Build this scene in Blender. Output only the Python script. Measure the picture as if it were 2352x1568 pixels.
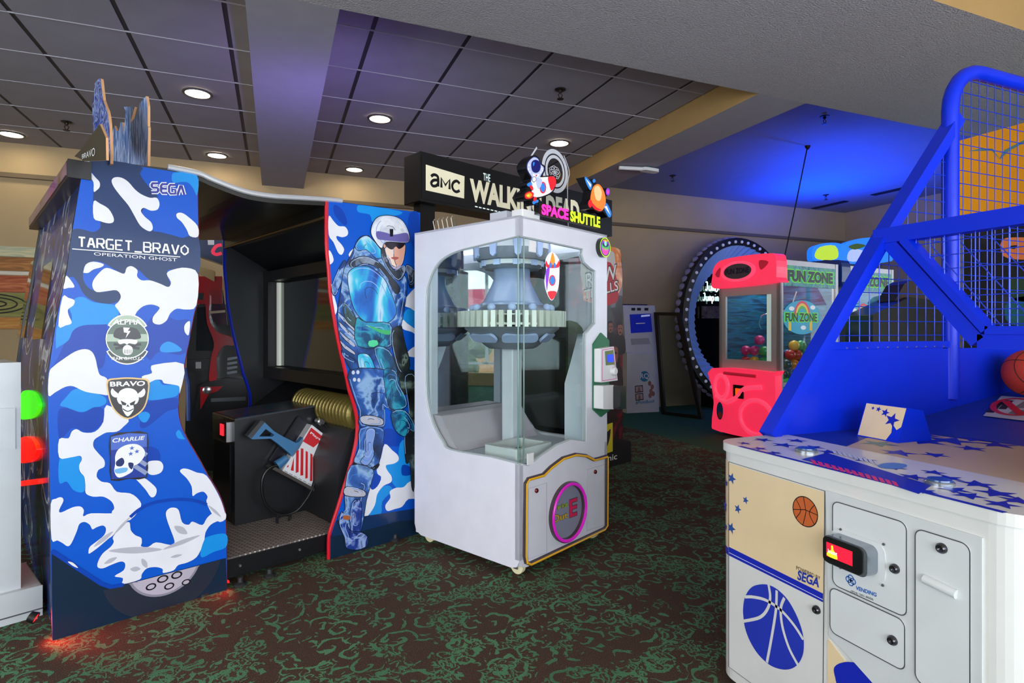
import bpy, bmesh, math, random
from mathutils import Vector as V
from mathutils.geometry import tessellate_polygon
random.seed(4)
for o in list(bpy.data.objects): bpy.data.objects.remove(o)
SC = bpy.context.scene
COL = SC.collection
# ------------------------------------------------------------------ camera (solved from the ceiling grid)
F, HZ, H = 1330.0, 758.0, 1.32
TH = math.atan((1176 - 632) / F)
SN, CS = math.sin(TH), math.cos(TH)
cam = bpy.data.cameras.new('camera'); cam.sensor_width = 36; cam.lens = F / 2352 * 36
cam.shift_y = -(784 - HZ) / 2352; cam.clip_start = .02
camo = bpy.data.objects.new('camera', cam); COL.objects.link(camo)
camo.location = (0, 0, H); camo.rotation_euler = (math.pi / 2, 0, -TH)
SC.camera = camo
# ------------------------------------------------------------------ world, daylight, exposure
SC.view_settings.view_transform = 'Standard'; SC.view_settings.look = 'None'
SC.view_settings.gamma = 1; SC.view_settings.use_curve_mapping = False
SC.view_settings.exposure = 0.32
W = bpy.data.worlds.new('world'); SC.world = W; W.use_nodes = True
W.node_tree.nodes['Background'].inputs[0].default_value = (.75, .85, 1, 1)
W.node_tree.nodes['Background'].inputs[1].default_value = 3.2
def area(name, loc, direction, sx, sy, power, col):
    l = bpy.data.lights.new(name, 'AREA'); l.shape = 'RECTANGLE'; l.size = sx; l.size_y = sy
    l.energy = power; l.color = col
    o = bpy.data.objects.new(name, l); COL.objects.link(o); o.location = loc
    o.rotation_euler = V(direction).to_track_quat('-Z', 'Y').to_euler()
    return o
# daylight entering through the storefront windows behind and to the left of the camera
area('window_daylight', (1.5, -3.05, 1.65), (0, 1, .15), 8.6, 2.3, 235, (.93, .96, 1))
area('window_daylight.001', (-5.35, .5, 1.65), (.75, .65, .4), 4.6, 2.3, 125, (.93, .96, 1))
sun = bpy.data.lights.new('sun', 'SUN'); sun.energy = 2.5; sun.angle = .01; suno = bpy.data.objects.new('sun', sun); COL.objects.link(suno)
suno.rotation_euler = V((.25, .35, -1)).to_track_quat('-Z', 'Y').to_euler()

# ------------------------------------------------------------------ pixel helpers (2352 x 1568 frame)
def ray(u, v):
    a, b = (u - 1176) / F, (HZ - v) / F
    return V((SN + CS * a, CS - SN * a, b))
def atz(u, v, z=0.0):
    r = ray(u, v); d = (z - H) / r.z
    return V((0, 0, H)) + r * d
def T(x0, y0, s):                      # coordinates read in an enlarged crop -> frame pixels
    return lambda pts: [(x0 + x / s, y0 + y / s) for x, y in pts]
class Fr:                              # a flat surface: origin, in-plane axes x / y, outward normal n
    def __init__(self, o, x, y, n=None):
        self.o, self.x, self.y = V(o), V(x).normalized(), V(y).normalized()
        self.n = V(n).normalized() if n else self.x.cross(self.y).normalized()
    def pt(self, a, b, c=0.0): return self.o + self.x * a + self.y * b + self.n * c
    def uv(self, u, v):
        r = ray(u, v); o = V((0, 0, H))
        p = o + r * ((self.o - o).dot(self.n) / r.dot(self.n)) - self.o
        return (p.dot(self.x), p.dot(self.y))
    def tr(self, px): return [self.uv(*p) for p in px]
    def off(self, c, da=0, db=0): return Fr(self.pt(da, db, c), self.x, self.y, self.n)
Z = V((0, 0, 1))
def head(a): a = math.radians(a); return V((math.cos(a), math.sin(a), 0))
def smooth(pts, n=5, closed=True):
    out = []; N = len(pts)
    rng = range(N) if closed else range(N - 1)
    for i in rng:
        if closed: p0, p1, p2, p3 = pts[i - 1], pts[i], pts[(i + 1) % N], pts[(i + 2) % N]
        else: p0, p1, p2, p3 = pts[max(i - 1, 0)], pts[i], pts[i + 1], pts[min(i + 2, N - 1)]
        for k in range(n):
            t = k / n
            out.append(tuple(.5 * (2 * b + (c - a) * t + (2 * a - 5 * b + 4 * c - d) * t * t + (3 * b - a - 3 * c + d) * t ** 3)
                             for a, b, c, d in zip(p0, p1, p2, p3)))
    if not closed: out.append(tuple(pts[-1]))
    return out
def circ(cx, cy, rx, ry=None, n=32, a0=0, a1=360):
    ry = ry or rx
    m = n if a1 - a0 == 360 else n + 1
    return [(cx + rx * math.cos(math.radians(a0 + (a1 - a0) * i / n)), cy + ry * math.sin(math.radians(a0 + (a1 - a0) * i / n))) for i in range(m)]
def star(cx, cy, r, rot=0, k=.42):
    return [(cx + (r if i % 2 == 0 else r * k) * math.sin(math.radians(rot + 36 * i)), cy + (r if i % 2 == 0 else r * k) * math.cos(math.radians(rot + 36 * i))) for i in range(10)]
def rrect(x0, y0, x1, y1, r, n=5):
    p = []
    for cx, cy, a in ((x1 - r, y1 - r, 0), (x0 + r, y1 - r, 90), (x0 + r, y0 + r, 180), (x1 - r, y0 + r, 270)):
        p += [(cx + r * math.cos(math.radians(a + 90 * i / n)), cy + r * math.sin(math.radians(a + 90 * i / n))) for i in range(n + 1)]
    return p
# ------------------------------------------------------------------ materials
def lin(c):
    if isinstance(c, str):
        c = [int(c[i:i + 2], 16) / 255 for i in (0, 2, 4)]
    return tuple(x / 12.92 if x <= .04045 else ((x + .055) / 1.055) ** 2.4 for x in c) + (1,)
MATS = {}
def M(name, col='808080', rough=.5, metal=0, emit=0, coat=0, var=0, vscale=8, bump=0, bscale=200, spec=.5, ecol=None):
    if name in MATS: return MATS[name]
    m = bpy.data.materials.new(name); m.use_nodes = True; MATS[name] = m
    nt = m.node_tree; b = nt.nodes['Principled BSDF']
    b.inputs['Base Color'].default_value = lin(col); b.inputs['Roughness'].default_value = rough
    b.inputs['Metallic'].default_value = metal; b.inputs['Coat Weight'].default_value = coat
    b.inputs['Coat Roughness'].default_value = .06; b.inputs['Specular IOR Level'].default_value = spec
    if emit:
        b.inputs['Emission Color'].default_value = lin(ecol or col); b.inputs['Emission Strength'].default_value = emit
    tc = nt.nodes.new('ShaderNodeTexCoord')
    n = nt.nodes.new('ShaderNodeTexNoise'); n.inputs['Scale'].default_value = vscale; n.inputs['Detail'].default_value = 4
    nt.links.new(tc.outputs['Object'], n.inputs['Vector'])
    hs = nt.nodes.new('ShaderNodeHueSaturation'); hs.inputs['Color'].default_value = lin(col)
    mr = nt.nodes.new('ShaderNodeMapRange'); mr.inputs['To Min'].default_value = 1 - max(var, .03); mr.inputs['To Max'].default_value = 1 + max(var, .03)
    mr.inputs['From Min'].default_value = .3; mr.inputs['From Max'].default_value = .7
    nt.links.new(n.outputs['Fac'], mr.inputs['Value']); nt.links.new(mr.outputs['Result'], hs.inputs['Value'])
    nt.links.new(hs.outputs['Color'], b.inputs['Base Color'])
    if bump:
        n2 = nt.nodes.new('ShaderNodeTexNoise'); n2.inputs['Scale'].default_value = bscale; n2.inputs['Detail'].default_value = 3
        bp = nt.nodes.new('ShaderNodeBump'); bp.inputs['Strength'].default_value = bump; bp.inputs['Distance'].default_value = .01
        nt.links.new(tc.outputs['Object'], n2.inputs['Vector']); nt.links.new(n2.outputs['Fac'], bp.inputs['Height'])
        nt.links.new(bp.outputs['Normal'], b.inputs['Normal'])
    return m
def ramp_mat(name, stops, scale=6, distort=2.5, detail=6, rough=.3, coat=.3, stretch=(1, 1, 1), emit=0):
    """painted artwork: bands of colour from a distorted noise"""
    if name in MATS: return MATS[name]
    m = bpy.data.materials.new(name); m.use_nodes = True; MATS[name] = m
    nt = m.node_tree; b = nt.nodes['Principled BSDF']; b.inputs['Roughness'].default_value = rough; b.inputs['Coat Weight'].default_value = coat
    tc = nt.nodes.new('ShaderNodeTexCoord'); mp = nt.nodes.new('ShaderNodeMapping'); mp.inputs['Scale'].default_value = stretch
    n = nt.nodes.new('ShaderNodeTexNoise'); n.inputs['Scale'].default_value = scale; n.inputs['Distortion'].default_value = distort; n.inputs['Detail'].default_value = detail
    r = nt.nodes.new('ShaderNodeValToRGB'); e = r.color_ramp.elements
    while len(e) > 1: e.remove(e[0])
    e[0].position = stops[0][0]; e[0].color = lin(stops[0][1])
    for p, c in stops[1:]:
        k = e.new(p); k.color = lin(c)
    L = nt.links.new
    L(tc.outputs['Object'], mp.inputs['Vector']); L(mp.outputs['Vector'], n.inputs['Vector']); L(n.outputs['Fac'], r.inputs['Fac']); L(r.outputs['Color'], b.inputs['Base Color'])
    if emit:
        L(r.outputs['Color'], b.inputs['Emission Color']); b.inputs['Emission Strength'].default_value = emit
    return m
def glass_mat(name, tint='ffffff', refl=1.0, rough=.0):
    if name in MATS: return MATS[name]
    m = bpy.data.materials.new(name); m.use_nodes = True; MATS[name] = m
    nt = m.node_tree; nt.nodes.remove(nt.nodes['Principled BSDF']); out = nt.nodes['Material Output']
    t = nt.nodes.new('ShaderNodeBsdfTransparent'); t.inputs[0].default_value = lin(tint)
    g = nt.nodes.new('ShaderNodeBsdfGlossy'); g.inputs['Roughness'].default_value = rough
    fr = nt.nodes.new('ShaderNodeLayerWeight'); fr.inputs['Blend'].default_value = .5
    pw = nt.nodes.new('ShaderNodeMath'); pw.operation = 'POWER'; pw.inputs[1].default_value = 5
    mu = nt.nodes.new('ShaderNodeMath'); mu.operation = 'MULTIPLY_ADD'; mu.inputs[1].default_value = .9 * refl; mu.inputs[2].default_value = .035 * refl
    mx = nt.nodes.new('ShaderNodeMixShader'); L = nt.links.new
    L(fr.outputs['Facing'], pw.inputs[0]); L(pw.outputs[0], mu.inputs[0]); L(mu.outputs[0], mx.inputs[0]); L(t.outputs[0], mx.inputs[1]); L(g.outputs[0], mx.inputs[2]); L(mx.outputs[0], out.inputs[0])
    return m
# ------------------------------------------------------------------ mesh builder: collects shapes, links ONE object
class MB:
    def __init__(s): s.v, s.f, s.m, s.mats = [], [], [], []
    def mi(s, m):
        if m not in s.mats: s.mats.append(m)
        return s.mats.index(m)
    def add(s, vs, fs, m):
        b = len(s.v); s.v += [V(p) for p in vs]; i = s.mi(m)
        for f in fs: s.f.append([b + k for k in f]); s.m.append(i)
        return s
    def flat(s, fr, loop, c, m, holes=()):          # print lying on a surface
        loops = [[V((a, b, 0)) for a, b in l] for l in (loop, *holes)]
        vs = [fr.pt(p.x, p.y, c) for l in loops for p in l]; fs = []
        for t in tessellate_polygon(loops):
            p = [vs[k] for k in t]
            n = (p[1] - p[0]).cross(p[2] - p[0])
            fs.append(t if n.dot(fr.n) >= 0 else t[::-1])
        return s.add(vs, fs, m)
    def plate(s, fr, loop, c0, c1, m, holes=(), side=None):   # solid plate, optional holes
        s.flat(fr, loop, c1, m, holes)
        b = Fr(fr.o, fr.x, fr.y, -fr.n); s.flat(b, loop, -c0, side or m, holes)
        ctr = None
        for l in (loop, *holes):
            N = len(l); vs = [fr.pt(a, q, c) for c in (c0, c1) for a, q in l]
            A = sum(l[i][0] * l[(i + 1) % N][1] - l[(i + 1) % N][0] * l[i][1] for i in range(N))
            flip = (A < 0) != (l is not loop)
            if fr.x.cross(fr.y).dot(fr.n) < 0: flip = not flip
            fs = [(i, (i + 1) % N, N + (i + 1) % N, N + i) for i in range(N)]
            s.add(vs, [f[::-1] for f in fs] if flip else fs, side or m)
        return s
    def box(s, fr, a0, a1, b0, b1, c0, c1, m):
        return s.plate(fr, [(a0, b0), (a1, b0), (a1, b1), (a0, b1)], c0, c1, m)
    def ribbon(s, fr, pts, w, c, m, closed=False):  # line of a given width lying on a surface
        N = len(pts); P = [V((a, b)) for a, b in pts]; L, R = [], []
        for i in range(N):
            q0 = P[i - 1] if (i > 0 or closed) else P[i]; q1 = P[(i + 1) % N] if (i < N - 1 or closed) else P[i]
            d = q1 - q0
            if d.length < 1e-9: d = V((1, 0))
            d.normalize(); n = V((-d.y, d.x)); L.append(P[i] + n * w / 2); R.append(P[i] - n * w / 2)
        vs = [fr.pt(p.x, p.y, c) for p in L + R]
        fs = [(i, N + i, N + (i + 1) % N, (i + 1) % N) for i in range(N if closed else N - 1)]
        if fr.x.cross(fr.y).dot(fr.n) < 0: fs = [f[::-1] for f in fs]
        return s.add(vs, fs, m)
    def tube(s, pts, r, m, n=8, closed=False, cap=True):
        P = [V(p) for p in pts]; N = len(P); vs = []
        ref = None
        for i in range(N):
            d = (P[(i + 1) % N] if (i < N - 1 or closed) else P[i]) - (P[i - 1] if (i > 0 or closed) else P[i])
            d.normalize()
            if ref is None: ref = d.orthogonal().normalized()
            ref = (ref - d * ref.dot(d)).normalized(); b = d.cross(ref)
            rr = r[i] if isinstance(r, (list, tuple)) else r
            vs += [P[i] + (ref * math.cos(2 * math.pi * k / n) + b * math.sin(2 * math.pi * k / n)) * rr for k in range(n)]
        fs = []
        for i in range(N if closed else N - 1):
            j = (i + 1) % N
            fs += [(i * n + k, i * n + (k + 1) % n, j * n + (k + 1) % n, j * n + k) for k in range(n)]
        if cap and not closed: fs += [tuple(range(n))[::-1], tuple(range((N - 1) * n, N * n))]
        return s.add(vs, fs, m)
    def lathe(s, c, axis, prof, m, n=32, cap=True):
        c, ax = V(c), V(axis).normalized(); e1 = ax.orthogonal().normalized(); e2 = ax.cross(e1); vs = []
        for r, h in prof: vs += [c + ax * h + (e1 * math.cos(2 * math.pi * k / n) + e2 * math.sin(2 * math.pi * k / n)) * r for k in range(n)]
        fs = []
        for i in range(len(prof) - 1): fs += [(i * n + k, i * n + (k + 1) % n, (i + 1) * n + (k + 1) % n, (i + 1) * n + k) for k in range(n)]
        if cap: fs += [tuple(range(n))[::-1], tuple(range((len(prof) - 1) * n, len(prof) * n))]
        return s.add(vs, fs, m)
    def ball(s, c, r, m, n=24, k=14, sq=1):
        return s.lathe(c, Z, [(max(r * math.sin(math.pi * i / k), 1e-4), -r * sq * math.cos(math.pi * i / k)) for i in range(k + 1)], m, n, cap=False)
    def sweep(s, prof, fr, c0, c1, m, thick=None):  # open profile (in fr) drawn out between two offsets
        N = len(prof); vs = [fr.pt(a, b, c) for c in (c0, c1) for a, b in prof]
        return s.add(vs, [(i, i + 1, N + i + 1, N + i) for i in range(N - 1)], m)
    def text(s, fr, t, quad, c, m, bold=0, px=True, depth=0, shear=0):
        """lettering fitted into a quad (bl, br, tr, tl) given in frame pixels or plane coordinates"""
        q = fr.tr(quad) if px else quad
        cu = bpy.data.curves.new('t', 'FONT'); cu.body = t; cu.resolution_u = 3; cu.offset = bold; cu.shear = shear; cu.space_character = 1.0
        ob = bpy.data.objects.new('t', cu); me = bpy.data.meshes.new_from_object(ob)
        vs = [w.co.copy() for w in me.vertices]; fs = [tuple(p.vertices) for p in me.polygons]
        x0, x1 = min(w.x for w in vs), max(w.x for w in vs); y0, y1 = min(w.y for w in vs), max(w.y for w in vs)
        bpy.data.objects.remove(ob); bpy.data.meshes.remove(me); bpy.data.curves.remove(cu)
        out = []
        for w in vs:
            a, b = (w.x - x0) / (x1 - x0), (w.y - y0) / (y1 - y0)
            p = [q[0][i] * (1 - a) * (1 - b) + q[1][i] * a * (1 - b) + q[2][i] * a * b + q[3][i] * (1 - a) * b for i in (0, 1)]
            out.append(fr.pt(p[0], p[1], c))
        good = []
        for f in fs:
            nn = (out[f[1]] - out[f[0]]).cross(out[f[2]] - out[f[0]])
            good.append(f if nn.dot(fr.n) >= 0 else f[::-1])
        return s.add(out, good, m)
    def build(s, name, parent=None, bevel=0, sm=False, autosm=True):
        if not s.v: return None
        lo = V([min(p[i] for p in s.v) for i in range(3)]); hi = V([max(p[i] for p in s.v) for i in range(3)]); c = (lo + hi) / 2
        me = bpy.data.meshes.new(name); me.from_pydata([p - c for p in s.v], [], s.f)
        for m in s.mats: me.materials.append(m)
        me.polygons.foreach_set('material_index', s.m)
        if sm: me.shade_smooth(); me.set_sharp_from_angle(angle=math.radians(38))
        me.update()
        o = bpy.data.objects.new(name, me); COL.objects.link(o); o.location = c
        if parent:
            o.parent = parent; o.location = c - WL[parent.name]
        WL[o.name] = c
        if bevel:
            b = o.modifiers.new('bevel', 'BEVEL'); b.width = bevel; b.segments = 2; b.limit_method = 'ANGLE'; b.angle_limit = math.radians(50)
        return o
WL = {}
def tag(o, label, cat, group=None):
    o['label'] = label; o['category'] = cat
    if group: o['group'] = group
    return o
def thing(name, loc, label, cat, group=None):
    o = bpy.data.objects.new(name, None); COL.objects.link(o); o.location = V(loc); WL[o.name] = V(loc); o.empty_display_size = .1
    return tag(o, label, cat, group)
def struct(o):
    o['kind'] = 'structure'; return o
GZ = Fr((0, 0, 0), (1, 0, 0), (0, 1, 0))           # ground frame
# ================================================================== THE ROOM
XL, XR, YF, YB = -5.4, 10.64, -3.1, 8.27
ZC, ZB, ZR = 3.45, 3.22, 3.685
wallM = M('cream_wall', 'b79f78', .75, var=.05, vscale=1.5, bump=.12, bscale=120)
def carpet():
    m = bpy.data.materials.new('scroll_carpet'); m.use_nodes = True; nt = m.node_tree; L = nt.links.new
    b = nt.nodes['Principled BSDF']; b.inputs['Roughness'].default_value = .95; b.inputs['Specular IOR Level'].default_value = .1
    def nd(t, **k):
        n = nt.nodes.new(t)
        for a, v in k.items(): setattr(n, a, v)
        return n
    def math_(op, a, b_=None):
        n = nd('ShaderNodeMath', operation=op)
        for i, x in enumerate((a, b_)):
            if x is None: continue
            if isinstance(x, (int, float)): n.inputs[i].default_value = x
            else: L(x, n.inputs[i])
        return n.outputs[0]
    tc = nd('ShaderNodeTexCoord')
    nz = nd('ShaderNodeTexNoise'); nz.inputs['Scale'].default_value = 13; nz.inputs['Detail'].default_value = 2; L(tc.outputs['Object'], nz.inputs['Vector'])
    wp = nd('ShaderNodeVectorMath', operation='MULTIPLY_ADD'); wp.inputs[1].default_value = (.075, .075, 0)
    L(nz.outputs['Color'], wp.inputs[0]); L(tc.outputs['Object'], wp.inputs[2])
    def scroll(scale, freq, arm, thr, seed, rmax):
        ad = nd('ShaderNodeVectorMath', operation='ADD'); ad.inputs[1].default_value = (seed, seed * 1.7, 0); L(wp.outputs[0], ad.inputs[0])
        vo = nd('ShaderNodeTexVoronoi', voronoi_dimensions='2D'); vo.inputs['Scale'].default_value = scale; vo.inputs['Randomness'].default_value = .9; L(ad.outputs[0], vo.inputs['Vector'])
        sb = nd('ShaderNodeVectorMath', operation='SUBTRACT'); L(ad.outputs[0], sb.inputs[0]); L(vo.outputs['Position'], sb.inputs[1])
        sp = nd('ShaderNodeSeparateXYZ'); L(sb.outputs[0], sp.inputs[0])
        an = math_('ARCTAN2', sp.outputs[1], sp.outputs[0])
        ph = math_('ADD', math_('MULTIPLY', vo.outputs['Distance'], freq), math_('MULTIPLY', an, arm))
        sn_ = math_('SINE', ph)
        line = math_('GREATER_THAN', sn_, thr)
        return math_('MULTIPLY', line, math_('LESS_THAN', vo.outputs['Distance'], rmax))
    s1 = scroll(6.6, 14, 1, .72, 0, .74); s2 = scroll(15, 12, -1, .68, 3.3, .7); s3 = scroll(33, 8, 1, .58, 7.1, .66)
    br = nd('ShaderNodeTexNoise'); br.inputs['Scale'].default_value = 11; br.inputs['Detail'].default_value = 3; L(tc.outputs['Object'], br.inputs['Vector'])
    m1 = math_('MULTIPLY', s1, math_('GREATER_THAN', br.outputs['Fac'], .47))
    br2 = nd('ShaderNodeTexNoise'); br2.inputs['Scale'].default_value = 6.5; br2.inputs['Detail'].default_value = 4; L(wp.outputs[0], br2.inputs['Vector'])
    m2 = math_('MULTIPLY', s2, math_('GREATER_THAN', br2.outputs['Fac'], .5))
    m3 = math_('MULTIPLY', s3, math_('GREATER_THAN', br2.outputs['Fac'], .555))
    mk = math_('MAXIMUM', math_('MAXIMUM', m1, m2), m3)
    pile = nd('ShaderNodeTexNoise'); pile.inputs['Scale'].default_value = 260; pile.inputs['Detail'].default_value = 2; L(tc.outputs['Object'], pile.inputs['Vector'])
    blot = nd('ShaderNodeTexNoise'); blot.inputs['Scale'].default_value = 2.0; L(tc.outputs['Object'], blot.inputs['Vector'])
    g = nd('ShaderNodeMix', data_type='RGBA'); g.inputs[6].default_value = lin('3a6148'); g.inputs[7].default_value = lin('649a70'); L(blot.outputs['Fac'], g.inputs[0])
    w = nd('ShaderNodeMix', data_type='RGBA'); w.inputs[6].default_value = lin('3a2c25'); w.inputs[7].default_value = lin('614d41'); L(pile.outputs['Fac'], w.inputs[0])
    mx = nd('ShaderNodeMix', data_type='RGBA'); L(mk, mx.inputs[0]); L(w.outputs[2], mx.inputs[6]); L(g.outputs[2], mx.inputs[7])
    hs = nd('ShaderNodeHueSaturation'); L(mx.outputs[2], hs.inputs['Color'])
    mr = nd('ShaderNodeMapRange'); mr.inputs['From Min'].default_value = .3; mr.inputs['From Max'].default_value = .7; mr.inputs['To Min'].default_value = .55; mr.inputs['To Max'].default_value = 1.35
    L(pile.outputs['Fac'], mr.inputs['Value']); L(mr.outputs[0], hs.inputs['Value']); L(hs.outputs[0], b.inputs['Base Color'])
    bp = nd('ShaderNodeBump'); bp.inputs['Strength'].default_value = .5; bp.inputs['Distance'].default_value = .01; L(pile.outputs['Fac'], bp.inputs['Height']); L(bp.outputs[0], b.inputs['Normal'])
    return m
mb = MB(); mb.box(GZ, XL - .2, 4.45, YF - .2, YB + .2, -.1, 0, carpet()); struct(mb.build('floor'))
mb = MB(); mb.box(GZ, 4.45, XR + .2, YF - .2, YB + .2, -.1, 0, M('green_turf', '12583e', .95, var=.25, vscale=60, bump=.5, bscale=300)); struct(mb.build('floor_turf'))
FB = Fr((0, YB, 0), (1, 0, 0), Z, (0, -1, 0))      # back wall face
mb = MB(); mb.box(FB, XL, XR, 0, 4, -.2, 0, wallM); struct(mb.build('wall_back'))
mb = MB(); mb.box(FB, XL, XR, 3.055, 3.105, 0, .05, M('wall_reveal', '6f604c', .8)); struct(mb.build('trim_1'))  # dark taupe strip paints the shadow of the wall reveal
FRt = Fr((XR, 0, 0), (0, 1, 0), Z, (-1, 0, 0))
mb = MB(); mb.plate(FRt, [(YF, 0), (YB, 0), (YB, 4), (YF, 4)], -.2, 0, wallM, holes=[[(-2.7, .3), (4.5, .3), (4.5, 2.9), (-2.7, 2.9)]]); struct(mb.build('wall_right'))
FL = Fr((XL, 0, 0), (0, 1, 0), Z, (1, 0, 0))
mb = MB(); mb.plate(FL, [(YF, 0), (YB, 0), (YB, 4), (YF, 4)], -.2, 0, wallM, holes=[[(-1.8, .5), (2.8, .5), (2.8, 2.8), (-1.8, 2.8)]]); struct(mb.build('wall_left'))
FF = Fr((0, YF, 0), (1, 0, 0), Z, (0, 1, 0))
mb = MB(); mb.plate(FF, [(XL, 0), (XR, 0), (XR, 4), (XL, 4)], -.2, 0, wallM, holes=[[(-2.8, .5), (5.8, .5), (5.8, 2.8), (-2.8, 2.8)]]); struct(mb.build('wall_front'))
alu = M('window_aluminium', '9aa0a6', .35, .8)
gl = glass_mat('clear_glass', 'f2f7f5', .9)
wglass = glass_mat('window_glass', 'fbfdfd', .5)
for n, fr, x0, x1, k in ((1, FF, -2.8, 5.8, 6), (2, FL, -1.8, 2.8, 3), (3, FRt, -2.7, 4.5, 4)):
    mb = MB()
    for i in range(k + 1):
        x = x0 + (x1 - x0) * i / k; mb.box(fr, x - .035, x + .035, .5, 2.8, -.16, -.1, alu)
    for z in (.5, 2.76): mb.box(fr, x0, x1, z, z + .05, -.16, -.1, alu)
    wo = struct(mb.build('window_%d' % n))
    for i in range(k):
        a, b = x0 + (x1 - x0) * i / k, x0 + (x1 - x0) * (i + 1) / k
        MB().box(fr, a + .03, b - .03, .54, 2.77, -.135, -.128, wglass).build('pane', wo)
# ceiling: slab, lay-in tiles and grid bars
UP = Fr((0, 0, ZC), (1, 0, 0), (0, 1, 0), (0, 0, -1))
slab = M('ceiling_slab', '4a4a4e', .9)
mb = MB(); mb.box(GZ, XL, 4.0, 3.3, YB, ZC + .03, ZC + .15, slab); ceil = struct(mb.build('ceiling'))
tileM = M('mineral_tile', '9c989e', .9, var=.05, vscale=3, bump=.25, bscale=350)
xs = [-.31 - .6675 * i for i in range(8)]; xs = sorted(xs)
gx = [[XL] + [x for x in xs if x > XL + .1] + [-.16], [.353, .64, 1.308, 1.977, 2.643, 3.315, 3.6]]
gy = [3.56, 4.192, 4.873, 5.53, 6.21, 6.885, 7.56, YB]
for bay in gx:
    for i in range(len(bay) - 1):
        for j in range(len(gy) - 1):
            g = .009; mb = MB(); mb.box(UP, bay[i] + .016, bay[i + 1] - .016, gy[j] + g * .6, gy[j + 1] - g * .6, -.03, -.004 + random.uniform(-.0015, .0015), tileM)
            mb.build('ceiling_tile', ceil)
darkbar = M('dark_grid_bar', '2e2c33', .6); litebar = M('white_grid_bar', 'b0adb4', .6)
for bay in gx:
    for x in bay[1:-1]: MB().box(UP, x - .016, x + .016, 3.56, YB, -.03, -.008, darkbar).build('grid_bar', ceil)
    for y in gy[1:-1]: MB().box(UP, bay[0], bay[-1], y - .004, y + .004, -.03, .001, litebar).build('grid_bar', ceil)
plaster = M('textured_plaster', 'a9a5a8', .9, var=.1, vscale=70, bump=.6, bscale=90)
smoothp = M('smooth_plaster', 'a09ca6', .85, bump=.05)
beamside = M('cream_beam_side', 'b08d58', .8)
def beam(name, x0, x1, y0, y1, zb, bot):
    mb = MB(); fs = MB()
    fr = Fr((0, 0, zb), (1, 0, 0), (0, 1, 0), (0, 0, 1))
    vs = [(x, y, z) for z in (zb, 4.0) for x, y in ((x0, y0), (x1, y0), (x1, y1), (x0, y1))]
    mb.add(vs, [(3, 2, 1, 0)], bot); mb.add(vs, [(0, 1, 5, 4), (1, 2, 6, 5), (2, 3, 7, 6), (3, 0, 4, 7), (4, 5, 6, 7)], beamside)
    return struct(mb.build(name))
beam('ceiling_beam', XL, XR, 2.17, 3.56, ZB, plaster)
beam('ceiling_beam', -.16, .353, 3.56, YB, ZB, smoothp)
beam('ceiling_beam', 3.6, 4.113, 3.56, YB, ZB, smoothp)
mb = MB(); mb.box(GZ, 4.113, XR, 3.5, YB, ZR, ZR + .15, M('painted_drywall', '8a8a90', .8, bump=.05)); struct(mb.build('ceiling_drywall'))
mb = MB(); mb.box(GZ, XL, XR, YF, 2.2, 3.45, 3.6, wallM); struct(mb.build('ceiling_front'))
# recessed downlights
ring = M('downlight_ring', '5a585c', .4, .3); lens = M('downlight_lens', 'fff6dc', .4, emit=32, ecol='fff0cf')
for x, y, lab in ((-.645, 5.88, 'round recessed downlight mid-ceiling between the booth topper and the plain beam'), (-.655, 7.88, 'round recessed downlight close to the back wall, behind the booth topper'),
        (-2.65, 7.875, 'round recessed downlight close to the back wall, above the wall mural'), (.974, 5.89, 'round recessed downlight mid-ceiling, just past the plain beam from the booth'),
        (.97, 7.88, 'round recessed downlight close to the back wall, between beam and title sign'), (2.99, 5.89, 'round recessed downlight above the rocket sign, next to the cream-sided beam')):
    t = thing('ceiling_light', (x, y, ZC), lab, 'ceiling light', 'recessed downlights')
    mb = MB(); mb.lathe((x, y, ZC), (0, 0, -1), [(.098, .0), (.122, .0), (.125, .008), (.12, .014), (.1, .014), (.098, .004)], ring, 32, cap=False); mb.build('trim_ring', t, sm=True)
    MB().lathe((x, y, ZC), (0, 0, -1), [(.1, .002), (.1, .009), (.06, .011), (.001, .012)], lens, 32).build('lens', t, sm=True)
# sprinklers
brz = M('dark_bronze', '2a211f', .45, .6)
for p, lab in ((atz(153, 280, ZC), 'dark fire sprinkler in the ceiling above the wall mural'), (atz(1287, 205, ZC), 'dark fire sprinkler in the tiled ceiling above the space machine'),
               (atz(1894, 267, ZR), 'dark fire sprinkler beside the textured beam in the blue-lit ceiling'), (atz(1545, 403, ZR), 'dark fire sprinkler in the drywall ceiling above the photo kiosk'),
               (atz(1897, 447, ZR), 'dark fire sprinkler in the blue-lit ceiling by the slot vents')):
    t = thing('fire_sprinkler', p, lab, 'sprinkler')
    MB().lathe(p, (0, 0, -1), [(.05, 0), (.045, .008), (.018, .012), (.014, .03), (.001, .03)], brz, 20).build('escutcheon', t, sm=True)
    mb = MB(); d = V((0, 0, -1))
    for s in (-1, 1): mb.tube([p + d * .03, p + V((.02 * s, 0, -.05)), p + V((.004 * s, 0, -.085))], .004, brz, 6)
    mb.lathe(p + d * .085, d, [(.03, 0), (.03, .004), (.001, .004)], brz, 16); mb.build('deflector', t)
for u, v, lab in ((1905, 470, 'narrow black slot vent in the ceiling over the blue-topped game'), (2050, 437, 'narrow black slot vent in the blue-lit ceiling near the basketball cage')):
    p = atz(u, v, ZR); fr = Fr(p, (1, 0, 0), (0, 1, 0), (0, 0, -1)); t = thing('slot_vent', p, lab, 'vent')
    MB().box(fr, -.06, .06, -.35, .35, 0, .012, M('vent_black', '0b0b10', .6)).build('vent_frame', t)
    for k in (-.03, .03): MB().box(fr, k - .006, k + .006, -.33, .33, .012, .02, M('vent_blade', '202028', .5)).build('blade', t)
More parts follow.
